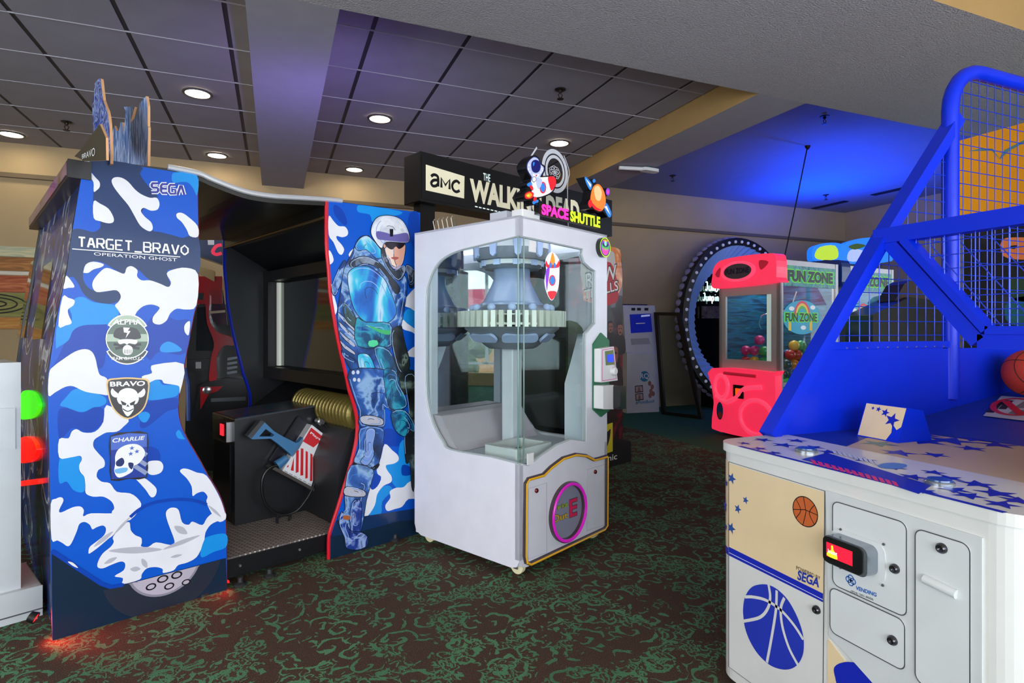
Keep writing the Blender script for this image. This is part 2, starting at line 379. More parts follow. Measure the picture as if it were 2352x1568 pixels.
# small white fixture under the right beam and the cord hanging from the ceiling
p = atz(1470, 380, ZB); t = thing('emergency_lamp', p, 'small white twin-arm emergency lamp under the ceiling beam', 'lamp')
wp_ = M('white_plastic', 'e6e6e6', .4); fr = Fr(p, head(5), head(95), (0, 0, -1))
MB().plate(fr, rrect(.02, -.05, .26, .05, .04), .02, .055, wp_).build('housing', t, .004)
MB().tube([p + V((-.24, .06, -.035)), p + V((.05, 0, -.035))], .022, wp_, 12).build('arm', t, sm=True)
MB().box(fr, .1, .14, -.02, .02, 0, .02, M('teal_bracket', '2d6a72', .5)).build('bracket', t)
p = atz(1855, 335, ZR); q = V((6.35, 4.98, 2.2)); r_ = ray(1802, 590); q = V((0, 0, H)) + r_ * ((p.y + .1) / r_.y)
t = thing('hanging_cord', p, 'thin black cord hanging from the blue-lit ceiling to the crane machines', 'cord')
MB().lathe(p, (0, 0, -1), [(.035, 0), (.03, .02), (.01, .05)], brz, 16).build('ceiling_hook', t)
MB().tube([p, (p * .5 + q * .5) + V((0, 0, -.02)), q], .009, M('black_rubber', '0d0d0f', .6), 6).build('cord', t)
# wall mural at the left end of the back wall
t = thing('wall_mural', FB.pt(-3.6, 1.3, .02), 'colourful striped wood-look mural panel on the back wall', 'mural')
for i, (v0, v1, nm, st) in enumerate(((565, 590, 'pale', [(.35, 'a7b59a'), (.6, 'd8cfa8')]), (590, 622, 'brown', [(.35, '8a5a2c'), (.65, 'c2854a')]), (622, 632, 'cream', [(.4, 'd9d2c0'), (.7, 'efe8d8')]),
        (632, 672, 'red', [(.3, '9b3f22'), (.7, 'd98a58')]), (672, 728, 'olive', [(.35, '7f8446'), (.7, 'a9a05c')]), (728, 756, 'amber', [(.35, 'b97a34'), (.7, 'dca658')]))):
    z1 = FB.uv(20, v0)[1]; z0 = FB.uv(20, v1)[1]
    MB().box(FB, -4.6, -2.52, z0 + .004, z1 - .004, 0, .025 + .006 * (i % 2), ramp_mat('mural_' + nm, st, 3, 1.5, 6, .7, 0, (1, 1, 9))).build('plank', t)
mb = MB(); zc = FB.uv(20, 698)[1]
for r1, r2 in ((.34, .11), (.26, .075), (.16, .04)):
    mb.ribbon(FB, circ(-2.98, zc, r1, r2, 28), .014, .034, M('mural_black', '1c1a16', .7), True)
mb.build('scroll_print', t)

# outdoors beyond the right-hand windows (seen in the mirror of the prize machine)
mb = MB(); mb.box(GZ, XR + .2, XR + 14, -9, 12, -.15, -.05, M('pavement', 'b9a68c', .9, var=.1)); struct(mb.build('ground_outside'))
for i, (x, y, w, h_, lab) in enumerate(((13.2, .2, 2.2, 1.3, 'clipped green hedge outside by the pavement edge'), (14.6, 3.4, 2.6, 2.2, 'taller loose green shrub outside near the pink stall'))):
    mb = MB()
    for k in range(26): mb.ball(V((x + random.uniform(-.4, .4), y + random.uniform(-w / 2, w / 2), -.05 + random.uniform(.2, h_))), random.uniform(.25, .42), ramp_mat('hedge_green', [(.35, '1d3a18'), (.5, '3f6a2a'), (.65, '7a9a48')], 9, 1, 5, .8, 0), 10, 6)
    o = mb.build('hedge', None, sm=True); tag(o, lab, 'hedge')
t = thing('market_stall', (15.5, -1.5, -.05), 'pink canopied stall standing outside on the pavement', 'stall')
SF = Fr((15.5, -1.5, -.05), (0, 1, 0), Z, (-1, 0, 0)); MB().plate(SF, [(-2, 2.1), (2, 2.1), (1.7, 2.7), (-1.7, 2.7)], -1, .2, M('stall_pink', 'd8607a', .7)).build('canopy', t); MB().box(SF, -1.8, 1.8, 0, 1, -.6, 0, M('stall_wood', 'b98a5a', .7)).build('counter', t)
for a in (-1.9, 1.85): MB().box(SF, a, a + .06, 0, 2.2, -.1, 0, alu).build('pole', t)
# ================================================================== CAMOUFLAGE SHOOTING BOOTH
SA = atz(120, 1470); SD, SE = head(21.6), head(111.6); SW = 1.78
NS = Fr(SA, SD, Z, -SE)                              # near side plane
booth = thing('shooting_booth', SA, 'large blue and white camouflage two-player shooting booth with open sides', 'arcade game')
blk = M('black_laminate', '121317', .32, coat=.2); blkm = M('black_matte', '0e0f12', .55); chrome = M('chrome', 'd8d8dc', .22, .9)
R1, R2, R3 = T(0, 150, 2.6133), T(0, 700, 2.6133), T(0, 1100, 3.35)
cm = {k: M('print_' + k, c, .33, coat=.06, spec=.25) for k, c in dict(royal='0658cc', deep='0742b0', azure='1892e4', navy='213a68', white='e9e9f0', base='13283f', grey='b9b8c4', sky='2b7fd0', ink='15161d').items()}
inside = M('booth_inside', '23262a', .4)
pa_l = R1([(510, 555), (485, 690), (440, 960), (400, 1240)]) + R2([(345, 60), (300, 350), (286, 480), (290, 700), (298, 900), (300, 1100)]) + R3([(395, 800), (405, 1250)])
pa_r = R3([(1745, 855), (1742, 500), (1735, 300)]) + R2([(1345, 1220), (1310, 1130), (1250, 1030), (1190, 920), (1120, 800), (1080, 700), (1068, 600), (1085, 480), (1130, 230), (1165, 50)]) + R1([(1183, 1420), (1190, 1250), (1190, 1000), (1184, 660)])
PA = smooth(NS.tr(pa_l), 3, False) + smooth(NS.tr(pa_r), 3, False)
mb = MB(); mb.plate(NS, PA, -.03, 0, cm['royal'], side=blkm); side_a = mb.build('side_panel', booth)
mb = MB(); mb.plate(NS.off(-SW), PA, 0, .03, inside, side=blkm); mb.build('side_panel', booth)
print_ = MB(); LAY = [0]
def pr(loop_px, m, sm=4, fr=NS, mb=print_, c=None):
    LAY[0] += 1
    l = fr.tr(loop_px); l = smooth(l, sm) if sm else l
    mb.flat(fr, l, .0006 + LAY[0] * .00006 if c is None else c, m)
# --- camouflage, traced on the panel
pr(R2([(300, 390), (340, 330), (440, 130), (510, 100), (600, 95), (640, 95), (630, 340), (580, 380), (550, 290), (500, 265), (400, 310)]), cm['deep'])
pr(R2([(890, 100), (960, 60), (1060, 90), (1140, 100), (1110, 290), (960, 280), (900, 330), (860, 250)]), cm['deep'])
pr(R2([(350, 640), (410, 618), (480, 645), (540, 620), (600, 612), (632, 650), (620, 700), (570, 750), (520, 765), (470, 745), (430, 740), (400, 770), (355, 800)]), cm['deep'])
pr(R2([(880, 590), (960, 570), (1066, 560), (1060, 620), (1000, 640), (900, 720), (850, 740), (840, 700)]), cm['deep'])
pr(R2([(890, 850), (950, 870), (960, 930), (900, 950), (885, 900)]), cm['deep'])
nav = R1([(540, 558), (838, 602), (840, 650), (870, 700), (920, 760), (945, 790), (900, 830), (850, 880), (880, 920), (915, 990), (960, 1000), (1040, 1020), (1100, 1035), (1190, 1025), (1190, 1260), (1040, 1225), (1000, 1245), (1020, 1330), (900, 1290), (820, 1220), (745, 1250), (690, 1225), (620, 1185), (560, 1175), (510, 1200), (498, 1250), (505, 1300), (545, 1345), (620, 1360), (690, 1345), (725, 1370), (715, 1410), (660, 1430), (580, 1420), (510, 1380), (470, 1310), (440, 1270), (402, 1262), (412, 1150), (425, 1050), (440, 985), (500, 985), (560, 1000), (600, 975), (600, 935), (562, 900), (562, 760), (598, 720), (560, 650), (530, 610)])
pr(nav, cm['navy'], 3)
pr(R1([(1030, 680), (1050, 642), (1182, 662), (1183, 780), (1160, 740), (1130, 705), (1090, 700), (1045, 705)]), cm['azure'])
pr(R1([(450, 1400), (500, 1390), (560, 1420), (650, 1432), (690, 1440), (712, 1470), (708, 1530), (690, 1550), (600, 1555), (500, 1560), (440, 1590), (410, 1650), (350, 1690), (335, 1690), (345, 1560), (420, 1550), (430, 1500), (415, 1450)]), cm['azure'])
pr(R2([(360, 600), (400, 550), (440, 510), (500, 500), (560, 520), (630, 555), (635, 590), (600, 610), (560, 615), (510, 640), (470, 640), (400, 615)]), cm['azure'])
pr(R2([(890, 470), (950, 450), (980, 480), (1070, 480), (1066, 540), (1000, 560), (890, 570), (880, 520)]), cm['azure'])
pr(R2([(830, 660), (870, 640), (900, 660), (880, 700), (850, 700)]), cm['azure'])
pr(R2([(358, 920), (420, 912), (480, 910), (485, 950), (475, 1000), (505, 1030), (510, 1100), (490, 1125), (440, 1110), (400, 1060), (355, 1065)]), cm['azure'])
pr(R2([(970, 240), (1010, 220), (1060, 240), (1090, 275), (1000, 285), (960, 275)]), cm['azure'])
pr(R2([(1055, 770), (1075, 750), (1100, 790), (1110, 805), (1070, 800)]), cm['azure'])
pr(R1([(485, 690), (530, 672), (558, 700), (560, 960), (440, 965)]), cm['royal'], 0)
for l in (
    R1([(512, 556), (545, 560), (530, 590), (535, 625), (570, 670), (597, 700), (598, 730), (580, 750), (562, 757), (560, 700), (530, 672), (488, 674)]),
    R1([(670, 690), (690, 672), (730, 675), (770, 700), (810, 745), (850, 775), (900, 795), (940, 795), (957, 830), (945, 865), (905, 872), (862, 855), (845, 875), (870, 910), (905, 940), (917, 975), (905, 995), (880, 990), (840, 960), (805, 900), (770, 840), (720, 780), (680, 725)]),
    R1([(562, 815), (600, 830), (650, 860), (680, 910), (680, 940), (650, 948), (600, 935), (562, 915)]),
    R1([(1060, 890), (1090, 885), (1130, 910), (1186, 965), (1188, 1028), (1140, 1025), (1120, 985), (1090, 940), (1062, 915)]),
    R1([(560, 1290), (600, 1240), (640, 1215), (700, 1235), (745, 1250), (760, 1215), (790, 1205), (825, 1230), (822, 1265), (850, 1290), (900, 1290), (960, 1310), (1010, 1330), (1025, 1300), (1000, 1250), (1040, 1225), (1120, 1215), (1188, 1255), (1178, 1440), (1120, 1465), (1060, 1460), (1020, 1490), (1000, 1530), (960, 1555), (920, 1545), (918, 1510), (950, 1470), (955, 1450), (910, 1435), (860, 1445), (820, 1480), (800, 1520), (770, 1510), (730, 1500), (710, 1470), (690, 1440), (710, 1420), (725, 1385), (700, 1350), (640, 1355), (580, 1360), (555, 1330)]),
    R1([(500, 1240), (515, 1195), (560, 1178), (620, 1192), (610, 1210), (560, 1225), (530, 1245), (505, 1245)]),
    R1([(397, 1262), (425, 1290), (447, 1330), (410, 1335), (380, 1340), (388, 1300)]),
    R1([(375, 1390), (410, 1395), (447, 1410), (440, 1440), (408, 1465), (412, 1500), (430, 1545), (395, 1560), (350, 1562)]),
    R2([(295, 408), (320, 370), (380, 325), (450, 280), (510, 265), (550, 280), (572, 320), (585, 380), (600, 420), (640, 440), (660, 500), (650, 540), (600, 535), (510, 520), (440, 488), (390, 492), (330, 525), (290, 543)]),
    R2([(850, 430), (910, 410), (905, 380), (930, 358), (1102, 355), (1078, 530), (1075, 490), (1040, 478), (985, 470), (970, 450), (930, 450), (880, 470)]),
    R2([(640, 600), (620, 700), (570, 760), (500, 765), (460, 745), (430, 760), (410, 800), (355, 805), (355, 915), (420, 915), (480, 905), (490, 930), (475, 960), (480, 1000), (505, 1030), (512, 1080), (515, 1130), (560, 1150), (620, 1150), (670, 1180), (685, 1220), (670, 1245), (700, 1290), (780, 1290), (845, 1210), (830, 1165), (780, 1130), (700, 1120), (660, 1070), (610, 1060), (580, 1030), (590, 990), (625, 970), (625, 930), (590, 890), (560, 850), (565, 810), (600, 785), (640, 765), (700, 760), (740, 730), (770, 680)]),
    R2([(1105, 130), (1120, 105), (1140, 102), (1132, 180), (1110, 165)]),
    R2([(1080, 1000), (1095, 982), (1130, 985), (1180, 1005), (1240, 1025), (1308, 1135), (1342, 1220), (1350, 1285), (1300, 1295), (1240, 1190), (1245, 1150), (1220, 1120), (1180, 1130), (1155, 1145), (1150, 1090), (1120, 1040)]),
    R2([(885, 945), (930, 933), (965, 940), (980, 970), (965, 1005), (920, 1020), (885, 1005)]),
    R2([(815, 1040), (860, 1035), (920, 1080), (940, 1110), (930, 1145), (905, 1152), (875, 1110), (840, 1070)]),
    R3([(390, 190), (430, 150), (470, 138), (488, 165), (455, 235), (470, 255), (560, 215), (620, 210), (645, 240), (640, 285), (700, 262), (865, 262), (950, 240), (1080, 215), (1000, 290), (950, 350), (870, 430), (830, 460), (760, 520), (690, 570), (680, 560), (690, 520), (740, 480), (800, 430), (815, 380), (790, 355), (740, 370), (710, 385), (690, 350), (650, 328), (610, 345), (590, 400), (550, 490), (520, 515), (480, 490), (440, 470), (396, 460)]),
    R3([(995, 330), (1005, 390), (1040, 430), (1085, 450), (1090, 490), (1085, 515), (1140, 520), (1200, 485), (1310, 505), (1340, 490), (1335, 450), (1290, 330), (1275, 260), (1300, 225), (1340, 218), (1375, 240), (1400, 330), (1450, 350), (1480, 325), (1555, 352), (1590, 300), (1640, 260), (1730, 255), (1732, 310), (1680, 320), (1620, 350), (1580, 410), (1570, 480), (1550, 530), (1510, 600), (1440, 640), (1370, 660), (1335, 700), (1255, 720), (1250, 690), (1200, 675), (1130, 685), (1090, 730), (1075, 770), (945, 805), (945, 760), (880, 745), (950, 700), (962, 650), (930, 632), (850, 660), (790, 685), (750, 675), (755, 630), (790, 570), (850, 520), (875, 480), (870, 440), (950, 350)])):
    pr(l, cm['white'], 3)
# painted truck fender, smears, skirt and wheel
pr(R3([(1565, 480), (1600, 440), (1736, 420), (1738, 520), (1640, 560), (1560, 600), (1540, 570)]), cm['azure'])
for a, b, w in (((1005, 285), (870, 430), .012), ((720, 520), (870, 400), .02), ((830, 550), (1250, 540), .03), ((1250, 540), (1540, 430), .022), ((800, 650), (900, 600), .02), ((1340, 360), (1440, 420), .03), ((1000, 690), (1080, 690), .022), ((1090, 610), (1130, 680), .02), ((1310, 600), (1400, 580), .014), ((1600, 200), (1700, 290), .012)):
    p, q = NS.tr(R3([a, b])); LAY[0] += 1
    n = V((q[1] - p[1], p[0] - q[0])); n.normalize(); n *= w / 2; mx = ((p[0] + q[0]) / 2, (p[1] + q[1]) / 2)
    print_.flat(NS, smooth([p, (mx[0] + n.x, mx[1] + n.y), q, (mx[0] - n.x, mx[1] - n.y)], 4), .0006 + LAY[0] * .00006, cm['grey'])
print_.ribbon(NS, smooth(NS.tr(R3([(1000, 290), (1080, 225), (1200, 175), (1370, 155), (1500, 165), (1590, 195)])), 5, False), .014, .0046, cm['deep'])
skirt = R3([(396, 545), (480, 600), (580, 670), (680, 735), (780, 800), (850, 826), (950, 808), (1735, 605), (1744, 855), (405, 1250)])
pr(skirt, cm['base'], 0, c=.0048)
wc = NS.tr(R3([(1270, 640)]))[0]; wr = NS.tr(R3([(1270, 1045)]))[0]; Rt = wc[1] - wr[1] + .0
def below(pts):                                      # keep the part of the wheel that shows under the skirt line
    s0, s1 = NS.tr(R3([(950, 812), (1735, 609)])); out = []
    for a, b in pts:
        lim = s0[1] + (a - s0[0]) * (s1[1] - s0[1]) / (s1[0] - s0[0]); out.append((a, min(b, lim)))
    return [(min(a, NS.tr(R3([(1744, 855)]))[0][0]), b) for a, b in out]
print_.flat(NS, below(circ(wc[0], wc[1], Rt, Rt, 60)), .0049, M('print_tyre', '232a3a', .3, coat=.4))
for r, c, k in ((.62, '8f8c9c', 1), (.58, 'bdb4c4', 2), (.5, '8a8494', 3), (.46, 'c9bfce', 4)):
    print_.flat(NS, below(circ(wc[0], wc[1], Rt * r, Rt * r, 48)), .0049 + k * .00007, M('print_rim%d' % k, c, .3, coat=.4))
for a, b, r in ((1250, 765, .022), (1358, 735, .022), (1160, 825, .02), (1300, 820, .02), (1430, 790, .018)):
    p = NS.tr(R3([(a, b)]))[0]; print_.flat(NS, circ(p[0], p[1], r * 1.1, r * .8, 16), .0053, cm['ink']); print_.flat(NS, circ(p[0], p[1], r * .75, r * .5, 16), .0054, MATS['print_rim2'])
print_.ribbon(NS, NS.tr(R3([(396, 548), (580, 673), (780, 803), (850, 828), (948, 810)])), .016, .005, cm['deep'])
pr(R3([(520, 632), (560, 640), (600, 680), (560, 665)]), cm['white'], 3, c=.0051)
print_.build('camouflage_print', booth)
# lettering and badges
lt = MB(); ink = M('letter_white', 'f2f2f4', .3)
GLY = {'T': [[(0, 1), (1, 1)], [(.5, 1), (.5, 0)]], 'A': [[(0, 0), (.4, 1), (.6, 1), (1, 0)], [(.3, .35), (.72, .35)]], 'R': [[(0, 0), (0, 1), (.85, 1), (1, .85), (1, .6), (.85, .48), (.1, .48)], [(.5, .48), (1, 0)]], 'G': [[(1, 1), (.15, 1), (0, .85), (0, .15), (.15, 0), (1, 0), (1, .45), (.55, .45)]], 'E': [[(1, 1), (0, 1), (0, 0), (1, 0)], [(.1, .5), (.8, .5)]], '_': [[(0, -.08), (1.1, -.08)]], 'B': [[(0, 0), (0, 1), (.85, 1), (1, .85), (1, .65), (.85, .52), (.1, .52)], [(.85, .52), (1, .38), (1, .15), (.85, 0), (0, 0)]], 'V': [[(0, 1), (.45, 0), (.55, 0), (1, 1)]], 'O': [[(.5, 0), (1, .3), (1, .7), (.5, 1), (0, .7), (0, .3), (.5, 0)]]}
for i, ch in enumerate('TARGET_BRAVO'):
    for st in GLY[ch]:
        lt.ribbon(NS, NS.tr(R1([(470 + i * 56 + x * 40, 1088 - y * 56 + (i * 56 + x * 40) * .078) for x, y in st])), .0075, .006, ink)
lt.ribbon(NS, NS.tr(R1([(432, 1102), (1080, 1150)])), .004, .006, ink)
lt.text(NS, 'OPERATION GHOST', R1([(562, 1140), (1060, 1178), (1060, 1158), (562, 1122)]), .006, ink)
lt.build('title_lettering', booth)
sg = MB()
for w, c, m in ((.03, .0056, ink), (.016, .006, M('sega_blue', '2a2f9c', .3))):
    for x0, seg in ((905, 'S'), (962, 'E'), (1010, 'G'), (1062, 'A')):
        k = {'S': [(42, 4), (8, 4), (4, 12), (4, 24), (10, 30), (36, 30), (42, 38), (42, 50), (36, 57), (2, 57)], 'E': [(38, 4), (10, 4), (3, 14), (3, 46), (10, 57), (38, 57)], 'G': [(40, 4), (10, 4), (3, 14), (3, 46), (10, 57), (40, 57), (40, 32), (24, 32)], 'A': [(2, 58), (20, 4), (26, 4), (42, 58)]}[seg]
        sg.ribbon(NS, NS.tr(R1([(x0 + x, 705 + y + (x0 - 905) * .09) for x, y in k])), w * .62, c, m)
        if seg == 'E': sg.ribbon(NS, NS.tr(R1([(x0 + 6, 740), (x0 + 36, 742)])), w * .62, c, m)
sg.build('maker_logo', booth)
# ALPHA badge
bd = MB(); B = lambda pts: NS.tr(R2(pts))
def ell(cx, cy, rx, ry, n=30): return B([(cx + rx * math.cos(t * 2 * math.pi / n), cy - ry * math.sin(t * 2 * math.pi / n)) for t in range(n)])
olive = M('badge_olive', '4f6656', .3); pale = M('badge_pale', 'a9bda6', .3); dk = M('badge_black', '1b1a20', .3)
def wedge(cx, cy, r0, r1, a0, a1, n=14):
    A = [a0 + (a1 - a0) * i / n for i in range(n + 1)]
    return B([(cx + r1 * math.cos(math.radians(a)), cy - r1 * math.sin(math.radians(a))) for a in A] + [(cx + r0 * math.cos(math.radians(a)), cy - r0 * math.sin(math.radians(a))) for a in A[::-1]])
bd.flat(NS, wedge(762, 190, 78, 136, 28, 150), .0056, ink); bd.flat(NS, wedge(762, 190, 84, 128, 31, 147), .0058, pale)
bd.flat(NS, wedge(762, 220, 92, 138, 205, 335), .0056, ink); bd.flat(NS, wedge(762, 220, 96, 131, 207, 333), .0058, M('badge_dark', '2d342e', .3))
bd.flat(NS, ell(762, 205, 130, 118), .006, ink); bd.flat(NS, ell(762, 205, 124, 112), .0062, olive); bd.flat(NS, B([(640, 175), (885, 175), (885, 220), (640, 220)]), .0063, pale)
bd.flat(NS, smooth(B([(680, 190), (690, 150), (720, 135), (770, 133), (815, 142), (838, 170), (842, 200), (800, 210), (790, 235), (735, 235), (720, 208)]), 4), .0066, dk)
bd.flat(NS, smooth(B([(708, 212), (760, 205), (820, 212), (812, 235), (775, 230), (760, 238), (745, 230), (716, 235)]), 4), .0068, ink)
bd.flat(NS, B([(738, 135), (778, 137), (765, 155), (782, 157), (752, 200), (762, 168), (742, 165)]), .0069, ink)
for a, b in ((680, 235), (690, 262), (845, 235), (835, 262)): bd.ribbon(NS, B([(762, 248), (a, b)]), .012, .0066, dk)
bd.flat(NS, smooth(B([(738, 255), (762, 240), (792, 255), (790, 290), (762, 300), (738, 290)]), 4), .0067, ink)
for k in range(5): bd.ribbon(NS, B([(744 + k * 10, 268), (744 + k * 10, 292)]), .002, .0069, dk)
bd.text(NS, 'ALPHA', R2([(672, 118), (852, 118), (842, 86), (682, 86)]), .007, ink, .02)
bd.text(NS, 'TEAM G.H.O.S.T.', R2([(664, 330), (860, 330), (868, 312), (656, 312)]), .007, ink, .01)
bd.build('alpha_badge', booth)
# BRAVO badge
bd = MB(); gold = M('badge_gold', 'e6c27c', .3)
sh = [(640, 452), (700, 438), (765, 434), (830, 438), (892, 452), (890, 540), (870, 610), (830, 655), (765, 686), (705, 655), (665, 600), (645, 530)]
bd.flat(NS, smooth(B(sh), 3), .0056, gold); bd.flat(NS, smooth(B([(765 + (x - 765) * .93, 560 + (y - 560) * .93) for x, y in sh]), 3), .0059, M('badge_charcoal', '2a2328', .3))
bd.text(NS, 'BRAVO', R2([(660, 490), (866, 485), (872, 455), (658, 460)]), .0064, ink, .03)
bd.flat(NS, smooth(B([(700, 560), (715, 520), (740, 503), (765, 498), (795, 503), (820, 522), (832, 560), (820, 590), (800, 600), (800, 630), (765, 668), (735, 630), (730, 600), (712, 590)]), 4), .0064, ink)
for s in (-1, 1): bd.flat(NS, smooth(B([(767 + s * 58, 535), (767 + s * 80, 515), (767 + s * 95, 500), (767 + s * 104, 520), (767 + s * 95, 545), (767 + s * 70, 555)]), 3), .0063, ink)
for s in (-1, 1): bd.flat(NS, B([(767 + s * 10, 590), (767 + s * 45, 572), (767 + s * 35, 600), (767 + s * 14, 602)]), .0067, dk)
bd.flat(NS, B([(765, 595), (776, 612), (765, 608), (755, 612)]), .0067, dk); bd.ribbon(NS, smooth(B([(735, 622), (765, 638), (800, 622)]), 4, False), .004, .0067, dk)
bd.build('bravo_badge', booth)
# CHARLIE badge
bd = MB(); bd.flat(NS, smooth(B([(660, 785), (770, 762), (884, 768), (882, 900), (880, 1035), (770, 1042), (665, 1052), (660, 920)]), 2), .0056, dk)
bd.flat(NS, B([(664, 790), (770, 768), (880, 773), (880, 850), (664, 870)]), .0059, M('badge_blue', '4a6ac8', .3)); bd.flat(NS, B([(664, 870), (880, 850), (876, 1030), (668, 1045)]), .0059, M('badge_blue2', '17379c', .3))
for y in (900, 960, 1010): bd.ribbon(NS, B([(800, y - 50), (878, y)]), .018, .006, M('badge_ray', '8f9cc0', .3))
bd.text(NS, 'CHARLIE', R2([(674, 826), (866, 808), (868, 784), (672, 800)]), .0064, ink, .02, shear=.2)
bd.flat(NS, smooth(B([(690, 905), (710, 865), (760, 838), (820, 835), (862, 865), (865, 905), (830, 950), (800, 965), (790, 1000), (715, 1035), (685, 1000), (690, 950)]), 4), .0064, ink)
bd.flat(NS, smooth(B([(695, 940), (730, 915), (745, 940), (730, 965), (700, 965)]), 3), .0067, M('badge_navy', '122a66', .3)); bd.flat(NS, smooth(B([(770, 945), (800, 950), (790, 985), (772, 970)]), 3), .0067, MATS['badge_navy'])
bd.flat(NS, smooth(B([(690, 985), (760, 975), (755, 1000), (700, 1010)]), 3), .0067, M('badge_cyan', '6fb4e8', .3))
for x, y in ((790, 858), (820, 878), (783, 892)): p = B([(x, y)])[0]; bd.flat(NS, star(p[0], p[1], .011), .0067, MATS['badge_blue'])
bd.build('charlie_badge', booth)
# --- right section with the soldier artwork
R6, R7 = T(720, 450, 3.486), T(740, 850, 3.485)
red = M('red_edge', 'd3182e', .3, coat=.4)
pb_l = [(752, 460), (752, 560), (757, 620)] + R6([(140, 770), (165, 930), (190, 1080), (230, 1270), (270, 1440), (295, 1560)]) + R7([(245, 220), (275, 330), (288, 420), (283, 540), (255, 680), (215, 830), (175, 960), (130, 1110), (80, 1260), (62, 1340), (60, 1512)])
PBl = smooth(NS.tr(pb_l), 3, False); sR = NS.uv(965, 488)[0]
PB = PBl + [(sR, 0), (sR, NS.uv(965, 488)[1])]
mb = MB(); mb.plate(NS, PB, -.03, 0, cm['royal'], side=blkm); mb.build('side_panel', booth)
mb = MB(); mb.plate(NS.off(-SW), PB, 0, .03, inside, side=blkm); mb.build('side_panel', booth)
MB().tube([NS.pt(a, b, -.01) for a, b in PBl], .012, red, 8).build('edge_trim', booth, sm=True)
MB().tube([NS.pt(a, b, -.015) for a, b in smooth(NS.tr(pa_r), 3, False)], .008, M('dark_red_edge', '7d1424', .3), 6).build('edge_trim', booth, sm=True)
MB().tube([NS.pt(a, b, -SW + .02) for a, b in PBl], .014, M('blue_edge', '1330c8', .3), 8).build('edge_trim', booth, sm=True)
art = MB(); LAY[0] = 0
lineart = [M('line_pale', 'a9c6ee', .3), M('line_dark', '0a1430', .3), M('line_blue', '3f86d8', .3)]; NP = [0]
def ps(l, m, k=3):
    pr(l, m, k, NS, art)
    if LAY[0] > 61:
        NP[0] += 1; q = NS.tr(l); q = smooth(q, k) if k else q
        cxm, cym = sum(p[0] for p in q) / len(q), sum(p[1] for p in q) / len(q); sz = max(p[1] for p in q) - min(p[1] for p in q)
        if sz > .07:
            art.ribbon(NS, q, .0045, .0006 + (LAY[0] + .4) * .00006, lineart[1], True)
            for f, i in ((.93, 0), (.72, 2), (.5, 0), (.3, 1)):
                if f < .9 and m in (skin, skin2, gunm): continue
                n = len(q); a0 = int(n * random.random()); seg = [q[(a0 + j) % n] for j in range(int(n * random.uniform(.3, .6)))]
                if len(seg) > 2: art.ribbon(NS, [(cxm + (p[0] - cxm) * f, cym + (p[1] - cym) * f) for p in seg], .003, .0006 + (LAY[0] + .5) * .00006, lineart[i])
for l, c in ((R6([(350, 85), (400, 75), (690, 120), (690, 150), (600, 165), (480, 215), (450, 150), (360, 130)]), 'azure'), (R6([(165, 70), (230, 110), (270, 210), (240, 230), (170, 150)]), 'deep'),
    (R6([(770, 140), (845, 155), (845, 480), (760, 300)]), 'deep'), (R6([(280, 470), (330, 420), (330, 520)]), 'white'),
    (R6([(122, 160), (160, 200), (200, 240), (250, 245), (275, 280), (270, 315), (230, 330), (185, 320), (190, 350), (225, 390), (245, 430), (225, 470), (195, 450), (160, 370), (122, 310)]), 'white'),
    (R6([(122, 435), (150, 470), (160, 520), (125, 545)]), 'white'), (R6([(140, 700), (165, 800), (190, 900), (165, 940)]), 'white'),
    (R6([(845, 730), (760, 790), (720, 870), (780, 900), (845, 950)]), 'white'), (R6([(845, 960), (760, 900), (710, 980), (780, 1040), (845, 1090)]), 'azure'), (R6([(845, 1090), (750, 1020), (715, 990), (710, 1060), (790, 1090), (845, 1130)]), 'white'),
    (R6([(845, 1200), (790, 1215), (740, 1270), (800, 1290), (845, 1280)]), 'white'),
    (R7([(490, 480), (560, 470), (640, 540), (620, 600), (560, 610), (490, 580)]), 'deep'), (R7([(640, 560), (780, 560), (780, 900), (640, 960), (560, 900), (560, 850), (500, 760), (610, 720), (610, 660)]), 'azure'),
    (R7([(640, 760), (700, 770), (720, 830), (640, 840)]), 'deep'), (R7([(430, 970), (520, 920), (560, 960), (480, 1050), (470, 1150), (380, 1170), (400, 1080)]), 'azure'),
    (R7([(500, 590), (560, 640), (605, 680), (610, 720), (570, 748), (510, 760), (520, 800), (555, 850), (550, 895), (490, 925), (440, 990), (420, 1080), (360, 1170), (305, 1185), (320, 1060), (370, 950), (440, 900), (460, 860), (435, 800), (470, 700)]), 'white'),
    (R7([(790, 880), (700, 890), (650, 935), (590, 940), (540, 970), (545, 1020), (505, 1080), (520, 1125), (580, 1110), (640, 1090), (690, 1030), (790, 1020)]), 'white'), (R7([(385, 830), (470, 850), (440, 930), (390, 950)]), 'deep')):
    ps(l, cm[c])
art.flat(NS, NS.tr(R7([(110, 1200), (745, 1105), (790, 1100), (790, 1280), (62, 1510), (65, 1330)])), .0036, M('skirt_blue', '10305e', .25, coat=.5))
art.flat(NS, NS.tr(R7([(70, 1330), (300, 1290), (620, 1205), (790, 1190), (790, 1300), (62, 1510)])), .0038, cm['base'])
LAY[0] = 60
suit = ramp_mat('suit_blue', [(.28, '0b1830'), (.4, '17407e'), (.5, '2f62b4'), (.56, '8fb4dc'), (.62, '1c4a94'), (.75, '0d2347')], 6, .7, 4, .33, .06)
armor = ramp_mat('armour_cyan', [(.25, '0b2f8a'), (.4, '1d74d0'), (.5, '36c2e2'), (.56, 'c8e4f4'), (.62, '2a8fd8'), (.75, '1b2fa0')], 4.5, .9, 3, .33, .06, (1, 1, .5))
visorc = ramp_mat('helmet_white', [(.3, 'b8bccb'), (.5, 'eceef5'), (.65, 'a7adc4')], 6, .6, 4, .33, .06)
